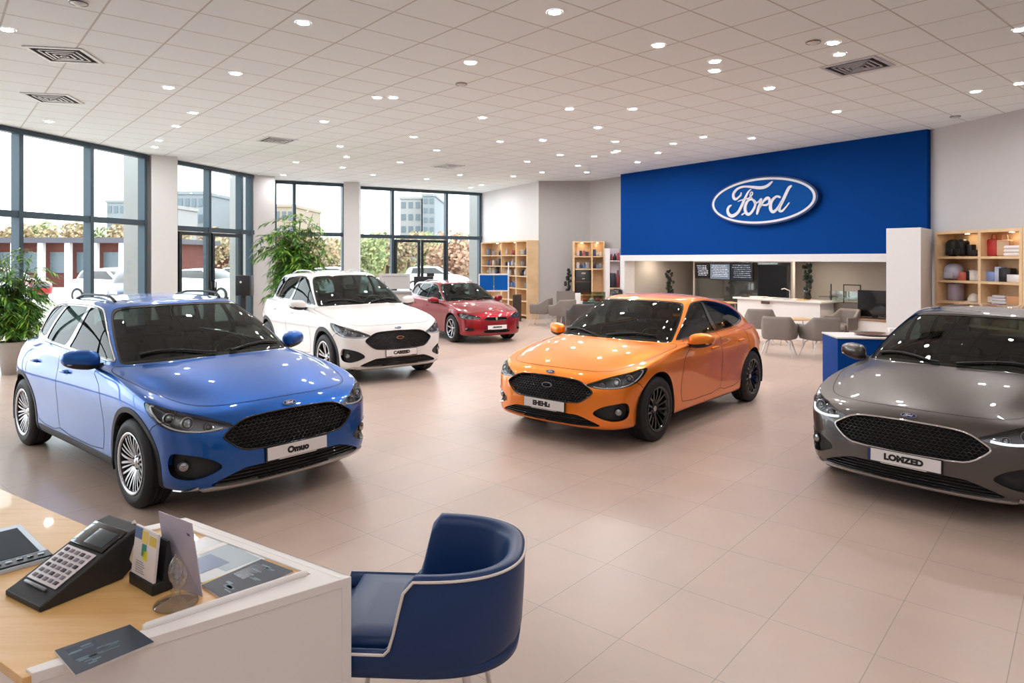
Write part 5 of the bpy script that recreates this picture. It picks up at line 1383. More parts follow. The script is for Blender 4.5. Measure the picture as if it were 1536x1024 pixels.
# ---- blue tub chair
def blue_chair():
    o = empty('tub_chair', (-.36,2.675,0), math.atan2(.06,-1.0), 'dark blue leather tub chair with white piping beside the desk', 'chair')
    n = 110
    def plan(t, a=.40, w=.305):   # t 0..1 around the U from one front end to the other, x forward
        L1 = .36; arc = math.pi*a*.93; tot = 2*L1+arc
        s = t*tot
        if s < L1: return (L1-s, w)
        if s > L1+arc: return (s-L1-arc, -w)
        th = (s-L1)/arc*math.pi; e = .78
        c, sn = math.cos(th), math.sin(th)
        return (-a*abs(sn)**e, w*math.copysign(abs(c)**e, c))
    pts = [plan(i/n) for i in range(n+1)]
    def ztop(x):
        if x > .065: return .485
        if x < -.025: return .745-.02*max(0,(x+.40))*0
        t = (.065-x)/.09; t = t*t*(3-2*t); return .485+.26*t
    rings = []; pip = []
    for i, (x, y) in enumerate(pts):
        a = Vector(pts[max(i-1,0)]); b = Vector(pts[min(i+1,n)]); t = (b-a).normalized(); nr = Vector((t.y, -t.x))
        if nr.dot(Vector((x+.05, y))) < 0: nr = -nr
        zt = ztop(x); zb = .385+(.045*min(1,max(0,-x/.4))**2)
        th = .068 if x < .05 else .04
        fl = .012*(zt-.4)/.34
        sec = [(-.055,zb-.012),(-.012,zb+.0),(.0,zb+.035),(fl*.6,(zb+zt)/2),(fl,zt-.022),(fl-.006,zt-.006),(fl-.018,zt),(fl-th*.55,zt-.002),(fl-th*.9,zt-.012),(fl-th,zt-.035),(-th-.004,(zb+zt)/2),(-th,.43)]
        rings.append([(x+nr.x*d, y+nr.y*d, z) for d, z in sec]); pip.append((x+nr.x*(fl+.001), y+nr.y*(fl+.001), zt-.012))
    m = MB(); k = len(rings[0])
    m.add([p for r_ in rings for p in r_], [(i*k+j, (i+1)*k+j, (i+1)*k+j+1, i*k+j+1) for i in range(n) for j in range(k-1)], 0, True)
    for r_, rv in ((rings[0], 1), (rings[-1], 0)):
        m.add(r_, [tuple(range(k)) if rv else tuple(range(k-1,-1,-1))], 0, False)
    m.build('shell', M_LEATH, o)
    m = MB(); m.tube(pip, .0052, 8); m.build('piping', M_PIPE, o)
    # seat cushion
    def ring(sc, z, x1=.37):
        out = []
        for (x, y) in pts: out.append((min(x, x1)*sc if x < 0 else min(x,x1)*sc, y*sc, z))
        return out
    m = MB(); lv = [(.80,.395),(.82,.41),(.83,.47),(.815,.492),(.77,.500),(.5,.503),(.2,.503)]
    rr_ = [ring(s_, z) for s_, z in lv]; k = len(rr_[0])
    m.add([p for r_ in rr_ for p in r_], [(a*k+b, a*k+(b+1)%k, (a+1)*k+(b+1)%k, (a+1)*k+b) for a in range(len(lv)-1) for b in range(k)]+[tuple((len(lv)-1)*k+b for b in range(k))], 0, True); m.build('seat_cushion', M_LEATH, o)
    m = MB(); lv = [(.86,.375),(.97,.385),(.985,.42),(.90,.44)]
    rr_ = [ring(s_, z, .40) for s_, z in lv]
    m.add([p for r_ in rr_ for p in r_], [(a*k+b, a*k+(b+1)%k, (a+1)*k+(b+1)%k, (a+1)*k+b) for a in range(len(lv)-1) for b in range(k)]+[tuple(range(k-1,-1,-1))], 0, True); m.build('seat_base', M_LEATH, o)
    for (x, y) in ((-.20,-.20),(-.20,.20),(.22,-.20),(.22,.20)):
        m = MB(); m.tube([(x,y,.40),(x*1.28,y*1.22,.0)], [.016,.010], 14); m.build('leg', M_CHR, o)
    m = MB(); m.lathe([(.0,.004),(.010,.003),(.012,0)], 16, 0, Matrix.Translation((.03,.236,.505))); m.build('seat_button', M_LEATH, o)
    return o
blue_chair()

def rb_xy(px, yy):
    a = Vector(BL)+Vector((nB.x,nB.y))*yy; b = Vector(BR)+Vector((nB.x,nB.y))*yy
    return ray_on(px, tuple(a), tuple(b))
# ---- grey tub chairs
def grey_chair(fab=M_GFAB, leg=M_LEGW):
    o = empty('armchair', label='x', cat='chair')
    m = MB(); n = 40; rings = []
    for i in range(n+1):
        th = math.pi*(-.08+1.16*i/n); c, s_ = math.cos(th), math.sin(th)
        y = .30*math.copysign(abs(c)**.6, c); x = -.27*(abs(s_)**.6) if s_ > 0 else .0-.25*s_*-1*-1
        x = x+.22*(1-min(1,abs(s_)*1.3))**.8
        k_ = min(1, max(0, (-x)/.20)); zt = .62+.15*k_**1.2
        nr = Vector((x*1.0-.02, y)).normalized()
        rings.append([(x+nr.x*d, y+nr.y*d, z) for d, z in ((0,.34),(.02,.40),(.03,zt-.05),(.022,zt-.01),(.0,zt),(-.04,zt-.01),(-.055,zt-.06),(-.06,.42))])
    k = 8; m.add([p for r_ in rings for p in r_], [(i*k+j,(i+1)*k+j,(i+1)*k+j+1,i*k+j+1) for i in range(n) for j in range(k-1)]+[tuple(range(k)), tuple(range((n+1)*k-1, n*k-1, -1))], 0, True); m.build('backrest', fab, o)
    m = MB(); m.rbox(-.24,.27,-.26,.26,.33,.45,.05,4); m.build('seat', fab, o)
    for sx_ in (-1,1):
        for sy_ in (-1,1):
            m = MB(); m.tube([(.12*sx_,.12*sy_,.34),(.20*sx_,.20*sy_,.28),(.29*sx_,.28*sy_,.0)], [.012,.012,.008], 8); m.build('leg', leg, o)
    return o
ch = grey_chair(); chd = grey_chair(M_GFABD, M_PLA)
CH = [ # x, y, facing deg, label, dark
 (gnd(1168,534), 60, 'taupe tub chair with its back to the viewer, right behind the orange car', 0),
 (gnd(1231,536), 92, 'taupe tub chair at the white counter, right of the first beside the orange car', 0),
 (gnd(1264,517), 205, 'taupe tub chair facing left at the counter end, beside the blue plinth', 0),
 (gnd(1140,515), 70, 'taupe tub chair half hidden by the tail of the orange car', 0),
 (gnd(812,488), 160, 'grey tub chair with pale legs standing alone near the back wall', 0),
 (gnd(845,492), 120, 'grey armchair just behind the bonnet of the orange car', 0),
 (gnd(872,502), 100, 'dark navy armchair peeping over the orange car windscreen', 1),
 (rb_xy(1020,1.5), 80, 'taupe chair far back in the recess at left of the menu screens', 0),
 (rb_xy(1068,1.75), 95, 'taupe chair below the menu screens', 0),
]
for i, (p, a, lb, dk_) in enumerate(CH):
    src = chd if dk_ else ch
    c = copy_tree(src); c.location = (p.x, p.y, 0); c.rotation_euler = (0,0,R(a)); tag(c, lb, 'chair', 'lounge chairs around the counters')
for src in (ch, chd):
    for k_ in list(src.children): bpy.data.objects.remove(k_)
    bpy.data.objects.remove(src)

# ---- shelf units
def shelf_unit(name, A, B, depth, zs, cols, label, inward, th=.035, mt=M_WOODS, base=True, light=True):
    """front line A->B, zs = shelf heights (last = top), cols = divider fractions; depth goes away from the room"""
    d = Vector((B[0]-A[0], B[1]-A[1], 0)); L = d.length; d.normalize(); n = Vector((-d.y, d.x, 0))
    if n.dot(Vector((inward[0], inward[1], 0))) > 0: n = -n      # n = away from the room
    M = Matrix((d, n, Vector((0,0,1)))).transposed().to_4x4(); M.translation = Vector((A[0],A[1],0))
    o = empty(name, (A[0],A[1],0), 0, label, 'shelf unit'); Mo = Matrix.Translation((-A[0],-A[1],0)) @ M
    def part(nm, *bx, mt_=None):
        m = MB(); m.box(*bx, 0, Mo); 
        if M.determinant() < 0: m.f = [f[::-1] for f in m.f]
        return m.build(nm, mt_ or mt, o)
    top = zs[-1]
    part('side_panel', 0, th, 0, depth, 0, top); part('side_panel', L-th, L, 0, depth, 0, top); part('back_panel', th, L-th, depth-.015, depth, 0, top-th, mt_=mt)
    part('top_panel', th, L-th, 0, depth, top-th, top)
    for z in zs[:-1]: part('shelf', th, L-th, .01, depth-.016, z-th*.8, z)
    for c in cols: part('divider', L*c-th/2, L*c+th/2, .004, depth-.016, 0, top-th)
    if light:
        edges = [0]+list(cols)+[1]
        for a, b in zip(edges[:-1], edges[1:]):
            l = MB(); Ml = Mo @ Matrix.Translation((L*(a+b)/2, depth*.62, top-th-.004)); l.lathe([(.035,0),(.03,-.002),(0,-.002)], 16, 0, Ml); l.build('shelf_lamp', mat('shelf_lamp_glow', (1,1,1), .5, emis=(1,.80,.55), estr=55), o)
    return o, M, L
ITEMS = {}
def item(kind, M, x, y, z, s, colr, label, rz=0, cat=None):
    """small display goods; s = (w, d, h)"""
    m = MB(); w_, d_, h_ = s; c = mat('goods_%d_%d_%d' % colr, lin(colr), .45)
    Mi_ = M @ Matrix.Translation((x, y, z)) @ Matrix.Rotation(rz, 4, 'Z')
    if kind == 'box': m.rbox(-w_/2,w_/2,-d_/2,d_/2,0.0005,h_,.006,1,0,Mi_); o = m.build('gift_box', c)
    elif kind == 'bottle':
        r_ = w_/2; m.lathe([(0,0.0005),(r_,0.0005),(r_,h_*.6),(r_*.45,h_*.75),(r_*.4,h_*.95),(r_*.5,h_),(0,h_)], 14, 0, Mi_); o = m.build('bottle', c)
    elif kind == 'mug':
        r_ = w_/2; m.lathe([(0,.0005),(r_*.9,.0005),(r_,h_*.1),(r_,h_),(r_*.85,h_),(r_*.8,h_*.15),(0,h_*.12)], 16, 0, Mi_); m.tube([Mi_ @ Vector((r_*.95,0,h_*.8)), Mi_ @ Vector((r_*1.5,0,h_*.7)), Mi_ @ Vector((r_*1.5,0,h_*.3)), Mi_ @ Vector((r_*.95,0,h_*.2))], r_*.12, 6); o = m.build('mug', c)
    elif kind == 'bag':
        m.rbox(-w_/2,w_/2,-d_/2,d_/2,.0005,h_*.78,w_*.12,2,0,Mi_); m.tube([Mi_ @ Vector((-w_*.22,0,h_*.76)), Mi_ @ Vector((-w_*.16,0,h_)), Mi_ @ Vector((w_*.16,0,h_)), Mi_ @ Vector((w_*.22,0,h_*.76))], w_*.035, 6); o = m.build('bag', c)
    elif kind == 'cap':
        m.sphere((0,0,h_*.02), w_/2, 16, 8, 0, (1,1,h_/w_*1.9), Mi_); m.v = [v for v in m.v]; m.rbox(-w_*.3,w_*.3,-d_*.8,-d_*.2,.001,.015,.006,1,0,Mi_); o = m.build('cap', c)
        zb = (Mi_ @ Vector((0,0,0.0006))).z
        for v in o.data.vertices:
            if v.co.z < zb: v.co.z = zb
    elif kind == 'pack':
        m.rbox(-w_/2,w_/2,-d_/2,d_/2,.0005,h_,w_*.38,4,0,Mi_); m.rbox(-w_*.3,w_*.3,-d_/2-.02,-d_/2+.03,.02,h_*.5,w_*.1,2,0,Mi_); o = m.build('backpack', c)
    elif kind == 'folded':
        for k in range(3): m.rbox(-w_/2+.004*k,w_/2-.006*k,-d_/2,d_/2,h_/3*k+.0005,h_/3*(k+1),h_*.12,2,0,Mi_)
        o = m.build('folded_shirts', c)
    elif kind == 'car':
        prf = [(-.5,.12),(-.5,.40),(-.42,.5),(-.30,.52),(-.16,.9),(.16,.92),(.32,.55),(.48,.45),(.5,.12)]
        m.add([(a*w_,-d_/2,b*h_) for a,b in prf]+[(a*w_,d_/2,b*h_) for a,b in prf], [tuple(range(9)), tuple(range(17,8,-1))]+[(i,9+i,9+(i+1)%9,(i+1)%9) for i in range(9)], 0, False, Mi_)
        for a in (-.3,.3):
            for b in (-.5,.5): m.tube([Mi_ @ Vector((a*w_,b*d_,h_*.17+.0005)), Mi_ @ Vector((a*w_,b*d_*.7,h_*.17+.0005))], h_*.17, 10)
        o = m.build('model_car', c)
    tag(o, label, cat or {'box':'box','bottle':'bottle','mug':'mug','bag':'bag','cap':'cap','pack':'bag','folded':'shirts','car':'model car'}[kind])
    return o
def cname(c):
    r,g,b = c; mx_ = max(c); mn = min(c)
    if mx_ < 60: return 'black'
    if mn > 185: return 'white'
    if mx_-mn < 25: return 'grey'
    if r > g and r > b: return 'red' if g < 100 else 'cream' if g > 160 else 'orange'
    if b >= r and b > 110: return 'blue' if g < 150 else 'pale blue'
    if b >= r: return 'navy'
    return 'green'
# right-hand unit along the right wall
off_in = Vector((-nR.x, -nR.y)) if Vector((nR.x,nR.y)).dot(Vector((1,0))) > 0 else Vector((nR.x,nR.y))
RA = (RW0[0]+off_in.x*.42, RW0[1]+off_in.y*.42); RBq = (RW1[0]+off_in.x*.42, RW1[1]+off_in.y*.42)
p0 = ray_on(1402, RA, RBq); p1 = ray_on(1533, RA, RBq); pm_ = ray_on(1468.5, RA, RBq)
Lr = math.dist(p0[:2], p1[:2])
su, Mr, Lr = shelf_unit('display_shelf', tuple(p0[:2]), tuple(p1[:2]), .38, [.35,.75,1.12,1.48,1.89,2.33], [math.dist(p0[:2], pm_[:2])/Lr], 'tall pale wood display shelf with lit bays against the right wall', off_in, th=.05)
p2 = p1+(p1-p0)*1.02
shelf_unit('display_shelf', tuple((p1+(p1-p0)*.004)[:2]), tuple(p2[:2]), .38, [.35,.75,1.12,1.48,1.89,2.33], [.5], 'second pale wood display shelf cut off by the right edge of the photo', off_in, th=.05)
fr_ = math.dist(p0[:2], pm_[:2])/Lr
def put_row(M, L, z, lst, unit, row):
    cnt = {}
    tot = {}
    for q in lst: tot[(q[0], cname(q[3]))] = tot.get((q[0], cname(q[3])), 0)+1
    for (kind, fx, s, colr) in lst:
        kk = (kind, cname(colr)); cnt[kk] = cnt.get(kk, 0)+1
        nmk = {'box':'gift box','bottle':'bottle','mug':'mug','bag':'bag','cap':'cap','pack':'rounded backpack','folded':'stack of folded shirts','car':'model car'}[kind]
        od = f', {words[cnt[kk]-1]} from left' if tot[kk] > 1 else ''
        item(kind, M, fx*L, .20, z, s, colr, f'{cname(colr)} {nmk}, {row} of the {unit}{od}', random.Random(fx*77).uniform(-.3,.3))
U = 'right display shelf'
put_row(Mr, Lr, 1.89, [('pack',.12,(.24,.20,.30),(22,20,22)),('pack',.235,(.20,.18,.30),(14,12,14)),('box',.34,(.10,.1,.20),(34,32,36)),('car',.39,(.16,.1,.12),(52,44,44)),('bottle',.45,(.07,.07,.22),(205,200,196)),
   ('bag',.60,(.22,.14,.36),(176,48,44)),('bag',.72,(.20,.14,.34),(196,160,130)),('folded',.87,(.36,.24,.17),(226,218,220))], U, 'top shelf')
put_row(Mr, Lr, 1.48, [('pack',.13,(.32,.26,.29),(176,178,196)),('box',.255,(.18,.14,.14),(206,110,92)),('bag',.31,(.12,.1,.20),(30,30,38)),('mug',.365,(.12,.12,.18),(222,216,206)),('mug',.425,(.11,.11,.17),(208,204,200)),
   ('box',.585,(.20,.16,.16),(120,140,190)),('box',.67,(.10,.16,.24),(178,186,212)),('box',.745,(.18,.16,.22),(24,26,30)),('box',.89,(.34,.22,.12),(226,224,228))], U, 'second shelf')
put_row(Mr, Lr, 1.12, [('box',.15,(.20,.16,.30),(170,166,188)),('cap',.38,(.22,.2,.16),(214,206,196)),('car',.58,(.24,.12,.12),(214,208,208)),('folded',.70,(.26,.2,.14),(198,196,202)),('box',.84,(.22,.16,.14),(200,150,110)),('bag',.93,(.12,.1,.2),(120,40,40))], U, 'third shelf')
put_row(Mr, Lr, .75, [('car',.10,(.3,.16,.14),(160,36,40)),('cap',.22,(.2,.2,.14),(220,214,210)),('bag',.33,(.26,.16,.2),(206,150,126)),('car',.44,(.26,.14,.14),(224,226,232)),('bag',.58,(.22,.14,.2),(26,24,28)),('box',.70,(.26,.16,.1),(190,140,90)),('mug',.82,(.14,.14,.14),(214,196,170)),('mug',.92,(.14,.14,.14),(28,26,26))], U, 'fourth shelf')
# back left unit
ew = Vector((K1[0]-E1[0], K1[1]-E1[1])).normalized(); ein = Vector((-ew.y, ew.x)); ein = ein if ein.dot(Vector((-1,-.3))) > 0 else -ein
EA = (E1[0]+ein.x*.42, E1[1]+ein.y*.42); EB = (K1[0]+ein.x*.42, K1[1]+ein.y*.42)
q0 = ray_on(721.5, EA, EB); q1 = ray_on(790.5, EA, EB); Lq = math.dist(q0[:2], q1[:2])
su2, Mq, Lq = shelf_unit('display_shelf', tuple(q0[:2]), tuple(q1[:2]), .40, [.12,.55,.93,1.32,1.62,1.97,2.42], [math.dist(q0[:2], ray_on(751.5,EA,EB)[:2])/Lq, math.dist(q0[:2], ray_on(773.6,EA,EB)[:2])/Lq], 'tall pale wood display shelf beside the far windows, behind the red car', ein, th=.04)
rn = random.Random(5)
pal = [(120,132,160),(70,80,110),(206,206,212),(160,100,96),(60,58,66),(196,188,176),(96,120,170),(150,150,156)]
for z, nm in ((1.97,'top shelf'),(1.62,'second shelf'),(1.32,'third shelf'),(.93,'fourth shelf')):
    lst = []
    for x in [.06+.068*k for k in range(14)]:
        if rn.random() < .82: lst.append((rn.choice(['bottle','box','mug','box','bottle']), x+rn.uniform(-.006,.006), (rn.uniform(.10,.16), .12, rn.uniform(.14,.26)), rn.choice(pal)))
    put_row(Mq, Lq, z, lst, 'far left display shelf', nm)
# back right small unit
KA, KB = ((860-768)/F_PX*20.1, 20.1), ((907-768)/F_PX*20.1, 20.1)
su3, Mk, Lk = shelf_unit('display_shelf', KA, KB, .36, [.35,.80,1.56,1.93,2.37], [.60], 'narrow pale wood display shelf at the back, left of the blue wall', (0,-1), th=.04)
for z, nm in ((1.93,'top shelf'),(1.56,'second shelf')):
    lst = [(rn.choice(['bottle','car','mug','box']), x, (rn.uniform(.07,.12), .1, rn.uniform(.12,.20)), rn.choice(pal)) for x in (.16,.26,.36,.46,.70,.80,.90)]
    put_row(Mk, Lk, z, lst, 'narrow back shelf', nm)
m = MB(); Mz_ = Mk; m.rbox(.07,.50,-.0,.30,.801,1.52,.01,1,0,Mk); bk = m.build('black_cabinet', M_PLA); tag(bk, 'black appliance cabinet standing in the narrow back shelf', 'cabinet')
m = MB(); m.box(.08,.49,-.003,-.0005,1.17,1.18,0,Mk); m.build('drawer_gap', M_CHR, bk)
m = MB(); m.box(.24,.36,-.004,-.0005,1.40,1.45,0,Mk); m.box(.26,.34,-.004,-.0005,1.25,1.28,0,Mk); m.build('nameplate', M_SIL, bk)
# white display case beside it
x0_, x1_ = (908.5-768)/F_PX*19.55, (931-768)/F_PX*19.55
wc = empty('display_case', (x0_,19.55,0), 0, 'white narrow display case next to the left edge of the blue wall', 'display case')
def wpart(nm, *b, mt=M_WHITE):
    m = MB(); m.box(*b); return m.build(nm, mt, wc)
wpart('side_panel', 0,.12,0,.3,0,2.15); wpart('back_panel', .12,x1_-x0_,.27,.3,0,2.15, mt=mat('case_back', lin((216,204,210)), .6)); wpart('counter', .12,x1_-x0_,-.05,.27,.98,1.02, mt=M_WOODS); wpart('shelf', .12,x1_-x0_,0,.27,1.78,1.80)
Mc_ = Matrix.Translation((x0_,19.55,0))
for i, (x, z, s, cl, kd, nm) in enumerate(((.19,1.80,(.08,.08,.18),(150,70,70),'bottle','upper shelf'),(.28,1.80,(.09,.08,.20),(40,40,50),'bottle','upper shelf'),(.37,1.80,(.07,.08,.22),(170,80,90),'box','upper shelf'),(.22,1.02,(.16,.12,.42),(40,44,60),'box','wooden counter'),(.37,1.02,(.10,.12,.5),(150,60,70),'bottle','wooden counter'))):
    item(kd, Mc_, x, .12, z, s, cl, f'{cname(cl)} {"gift box" if kd == "box" else "bottle"} on the {nm} of the white display case{", left one" if i == 0 else ", right one" if i == 1 else ""}')
m = MB(); m.lathe([(0,0),(.12,0),(.15,.08),(.17,.25),(.15,.36),(.10,.40),(0,.40)], 20, 0, Matrix.Translation((x0_+.30,19.35,.60))); m.lathe([(0,0),(.14,0),(.14,.02),(.02,.04),(.02,.6)], 16, 0, Matrix.Translation((x0_+.30,19.35,0))); tag(m.build('coffee_urn', M_BLK), 'dark round coffee urn in front of the white display case', 'coffee urn')
# ================================================================ reception recess under the blue wall
def rb(px, yy):
    """banner-frame coordinates (along, behind) of the sight line px at depth yy behind the blue wall"""
    a = Vector(BL)+Vector((nB.x,nB.y))*yy; b = Vector(BR)+Vector((nB.x,nB.y))*yy
    p = ray_on(px, tuple(a), tuple(b)); return (Vector((p.x,p.y))-a).dot(Vector((dB.x,dB.y))), p
# menu screens hung on a glazed partition
yP = 2.3
xa, pa_ = rb(1042, yP); xb, pb_ = rb(1186, yP)
sp = MB(); sp.box(xa-.06, xb+.06, yP, yP+.10, 1.75, 1.90, 0, MBn); sp.box(xa-.06, xa, yP, yP+.10, 0, 1.75, 0, MBn); sp.box(xb, xb+.06, yP, yP+.10, 0, 1.75, 0, MBn)
o = sp.build('partition_frame', M_WHITE); tag(o, 'white framed glass partition behind the reception counter', 'partition')
g = MB(); g.box(xa, xb, yP+.04, yP+.05, .06, 1.75, 0, MBn); g.build('partition_glass', glassmat('partition_glass', (.82,.85,.85), .05), o)
g = MB(); g.box(xa, xb, yP+.02, yP+.08, 0, .06, 0, MBn); g.build('bottom_rail', M_WHITE, o)
def screen(px0, px1, z0, z1, yy, nm, label, face, lines=None, th=.05, cat='screen', lc=(200,205,215)):
    a, p = rb(px0, yy); b, q = rb(px1, yy)
    m = MB(); m.box(a, b, yy-th, yy-.001, z0, z1, 0, MBn); o = m.build(nm, M_PLA, None, bevel=.004); tag(o, label, cat)
    m = MB(); m.box(a+.02, b-.02, yy-th-.004, yy-th-.0005, z0+.02, z1-.02, 0, MBn); f = m.build('display_face', face, o)
    if lines:
        rnd = random.Random(lines); w_ = b-a
        lm = mat('screen_text_%d' % lc[0], lin(lc), .5, emis=lin(lc), estr=.8)
        for k in range(7):
            zz = z1-.06-(z1-z0-.12)*k/7; x0 = a+.05+rnd.random()*.08; 
            m = MB()
            while x0 < b-.10:
                w2 = rnd.uniform(.02,.09); m.box(x0, min(x0+w2,b-.05), yy-th-.0065, yy-th-.0045, zz-.012-rnd.random()*.012, zz, 0, MBn); x0 += w2+.02
            m.build('text_row', lm, f)
    return o
M_SC1 = mat('screen_black', lin((14,16,22)), .15, emis=lin((14,16,24)), estr=1.0)
M_SC2 = mat('screen_blue_grey', lin((110,124,140)), .2, emis=lin((110,126,146)), estr=.7)
screen(1044.5,1066,1.28,1.72,yP-.02,'menu_screen','black menu screen with white text, leftmost on the partition',M_SC1,3)
screen(1066.5,1097,1.26,1.72,yP-.02,'menu_screen','pale blue grey screen with faint writing, between two black ones',M_SC2,5, lc=(200,210,220))
screen(1097.5,1131,1.24,1.74,yP-.02,'menu_screen','black screen with a white picture strip, right of the pale screen',M_SC1,9, lc=(150,160,176))
screen(1138,1183,.72,1.70,yP-.12,'display_screen','tall black display panel right of the menu screens',mat('panel_black', lin((10,13,20)), .35, spec=.25), cat='panel')
# TV on a low cabinet at the right
a, p = rb(1290, 1.1); b, q = rb(1341, 1.1)
m = MB(); m.box(a, b-.0, 1.0, 1.06, .62, 1.18, 0, MBn); tv = m.build('television', M_BLK, None, bevel=.006); tag(tv, 'black flat television on the low brown cabinet left of the white pier', 'television')
m = MB(); m.box(a+.15, b-.15, .95, 1.12, .585, .60, 0, MBn); m.box((a+b)/2-.05, (a+b)/2+.05, 1.01, 1.05, .60, .63, 0, MBn); m.build('stand', M_PLA, tv)
m = MB(); m.box(a-.05, b+.1, .75, 1.35, 0, .55, 0, MBn); cb_ = m.build('low_cabinet', M_WHITE, None, bevel=.004); tag(cb_, 'low cabinet with brown top under the television', 'cabinet')
m = MB(); m.box(a-.07, b+.12, .73, 1.37, .55, .584, 0, MBn); m.build('cabinet_top', mat('brown_top', lin((150,118,98)), .4), cb_)
# reception counter: white, with raised glass
a, p = rb(1108, .75); b, q = rb(1232, .75)
rc = empty('reception_counter', tuple(Vector(BL).to_3d()) if False else (0,0,0), 0, 'long white reception counter with glass top edge, in front of the menu screens', 'counter')
def rpart(nm, *bx, mt=M_WHITE, bev=0):
    m = MB(); m.box(*bx, 0, MBn); return m.build(nm, mt, rc, bevel=bev)
rpart('counter_body', a, b, .70, 1.25, 0, .86); rpart('counter_top', a-.08, b+.08, .62, 1.33, .861, .905, bev=.004)
rpart('counter_return', b-.02, b+.55, 1.26, 1.75, 0, .86, mt=M_GFAB)
gm = glassmat('counter_glass', (.74,.84,.83), .10)
rpart('glass_screen', b-.20, b+.62, 1.40, 1.412, .905, 1.12, mt=gm); rpart('glass_shelf', b-.25, b+.62, 1.05, 1.40, .985, 1.0, mt=gm)
for k, x in enumerate((b-.1, b+.58)):
    m = MB(); m.tube([MBn @ Vector((x, 1.3, .0)), MBn @ Vector((x, 1.3, 1.28))], .014, 8); m.build('post', M_PLA, rc)
m = MB(); m.tube([MBn @ Vector((b+.2,1.3,1.27)), MBn @ Vector((b+.58,1.3,1.27))], .012, 8); m.tube([MBn @ Vector((b+.2,1.3,.0)), MBn @ Vector((b+.2,1.3,1.28))], .012, 8); m.build('rack_rail', M_PLA, rc)
def on_counter(nm, x, y, s, mt, label, cat, z=.9055):
    m = MB(); m.rbox(x, x+s[0], y, y+s[1], z, z+s[2], .004, 1, 0, MBn); return tag(m.build(nm, mt), label, cat)
on_counter('paper_stack', a+.35, .75, (.34,.24,.03), M_WHITE, 'stack of white papers on the left part of the reception counter', 'papers')
on_counter('open_binder', a+.95, .75, (.36,.26,.02), mat('binder_pale', lin((190,196,200)), .4), 'pale open binder lying in the middle of the reception counter', 'binder')
on_counter('card_terminal', a+.05, .78, (.16,.12,.07), M_PLA, 'small black card terminal at the left end of the reception counter', 'card terminal')
on_counter('yellow_notepad', a+1.6, .72, (.22,.14,.02), mat('pad_yellow', lin((210,180,110)), .5), 'yellow notepad near the right end of the reception counter', 'notepad')
m = MB(); Mq2 = MBn @ Matrix.Translation((a+1.25, 1.0, .906)); m.lathe([(0,0),(.05,0),(.045,.01),(.008,.02),(.008,.20),(0,.2)], 14, 0, Mq2); m.tube([Mq2 @ Vector((0,0,.19)), Mq2 @ Vector((-.14,0,.24)), Mq2 @ Vector((-.22,0,.22))], .012, 8); tag(m.build('desk_lamp', M_WHITE), 'small white desk lamp on the reception counter', 'lamp')
# small brown card holder in front
m = MB(); m.rbox(a+.75, a+.98, .60, .618, .78, .85, .004, 1, 0, MBn); tag(m.build('name_plate', mat('brown_plate', lin((70,48,42)), .4)), 'small brown name plate fixed to the front of the reception counter', 'name plate')
# plant ornaments
def ornament(px, yy, z0, h, label, w_=.10, seed=1):
    x, p = rb(px, yy); rnd = random.Random(seed)
    o = empty('potted_plant', (MBn @ Vector((x, yy, z0))), 0, label, 'plant'); 
    m = MB(); m.lathe([(0,.0),(w_*.55,0),(w_*.75,h*.05),(w_*.5,h*.20),(w_*.65,h*.28),(w_*.5,h*.29),(0,.22*h)], 16, 0); m.build('vase', M_BLK, o)
    m = MB(); ml = mat('dark_leaf', lin((44,56,48)), .5)
    for k in range(46):
        t = rnd.random(); an = rnd.uniform(0, 6.28); r_ = w_*(.3+.7*rnd.random())
        z = h*(.3+.7*t); p1 = Vector((.3*r_*math.cos(an), .3*r_*math.sin(an), z*.8)); m.sphere((r_*math.cos(an)*.8, r_*math.sin(an)*.8, z), .036, 8, 5, 0, (1,1,1.3)); m.tube([(0,0,h*.25), tuple(p1), (r_*math.cos(an)*.8, r_*math.sin(an)*.8, z)], .004, 4)
    l = m.build('foliage', ml, o); return o
ornament(1211, 1.1, .906, .80, 'dark potted plant on the right part of the reception counter', .13, 2)
ornament(1004, 1.0, 0, 1.52, 'tall dark plant in a vase at the left side of the recess', .16, 4)
# side tables between chairs with books
for px, yy, z0, lb in ((1086,1.2,.72,'low table with open books under the menu screens'),(1195,-.45,.60,'small pale wooden table between the taupe chairs')):
    x, p = rb(px, yy); c = empty('side_table', (MBn @ Vector((x, yy, 0))), 0, lb, 'table')
    m = MB(); m.rbox(-.28,.28,-.28,.28,z0-.03,z0,.008,2); m.build('tabletop', M_WOODS, c)
    for sx_ in (-1,1):
        for sy_ in (-1,1): m = MB(); m.tube([(.22*sx_,.22*sy_,z0-.03),(.24*sx_,.24*sy_,0)], .012, 8); m.build('leg', M_LEGW, c)
# ---- blue plinth beside the grey car
xx0 = 4.16; y0 = 8.72
m = MB(); Mb_ = Matrix.Translation((xx0, y0, 0)) @ Matrix.Rotation(R(-8), 4, 'Z'); m.box(0, 1.0, 0, .62, 0, .83, 0, Mb_); bp_ = m.build('plinth', mat('plinth_blue', (.0,.06,.32), .6, spec=.15), None, bevel=.004); tag(bp_, 'bright blue square plinth with white top, partly hidden by the grey car', 'plinth')
m = MB(); m.box(-.01, 1.01, -.01, .63, .83, .85, 0, Mb_); m.build('plinth_top', M_WHITE, bp_, bevel=.003)
m = MB(); m.lathe([(0,0),(.20,0),(.24,.02),(.23,.025),(0,.012)], 28, 0, Mb_ @ Matrix.Translation((.55,.30,.8505))); tag(m.build('serving_tray', mat('tray_brown', lin((96,50,34)), .2, coat=.5)), 'round dark brown tray on the blue plinth', 'tray')
m = MB(); m.rbox(.66,.80,.10,.20,.8505,.96,.006,1,0,Mb_); tag(m.build('napkin_box', M_WHITE), 'small white box beside the brown tray on the blue plinth', 'box')
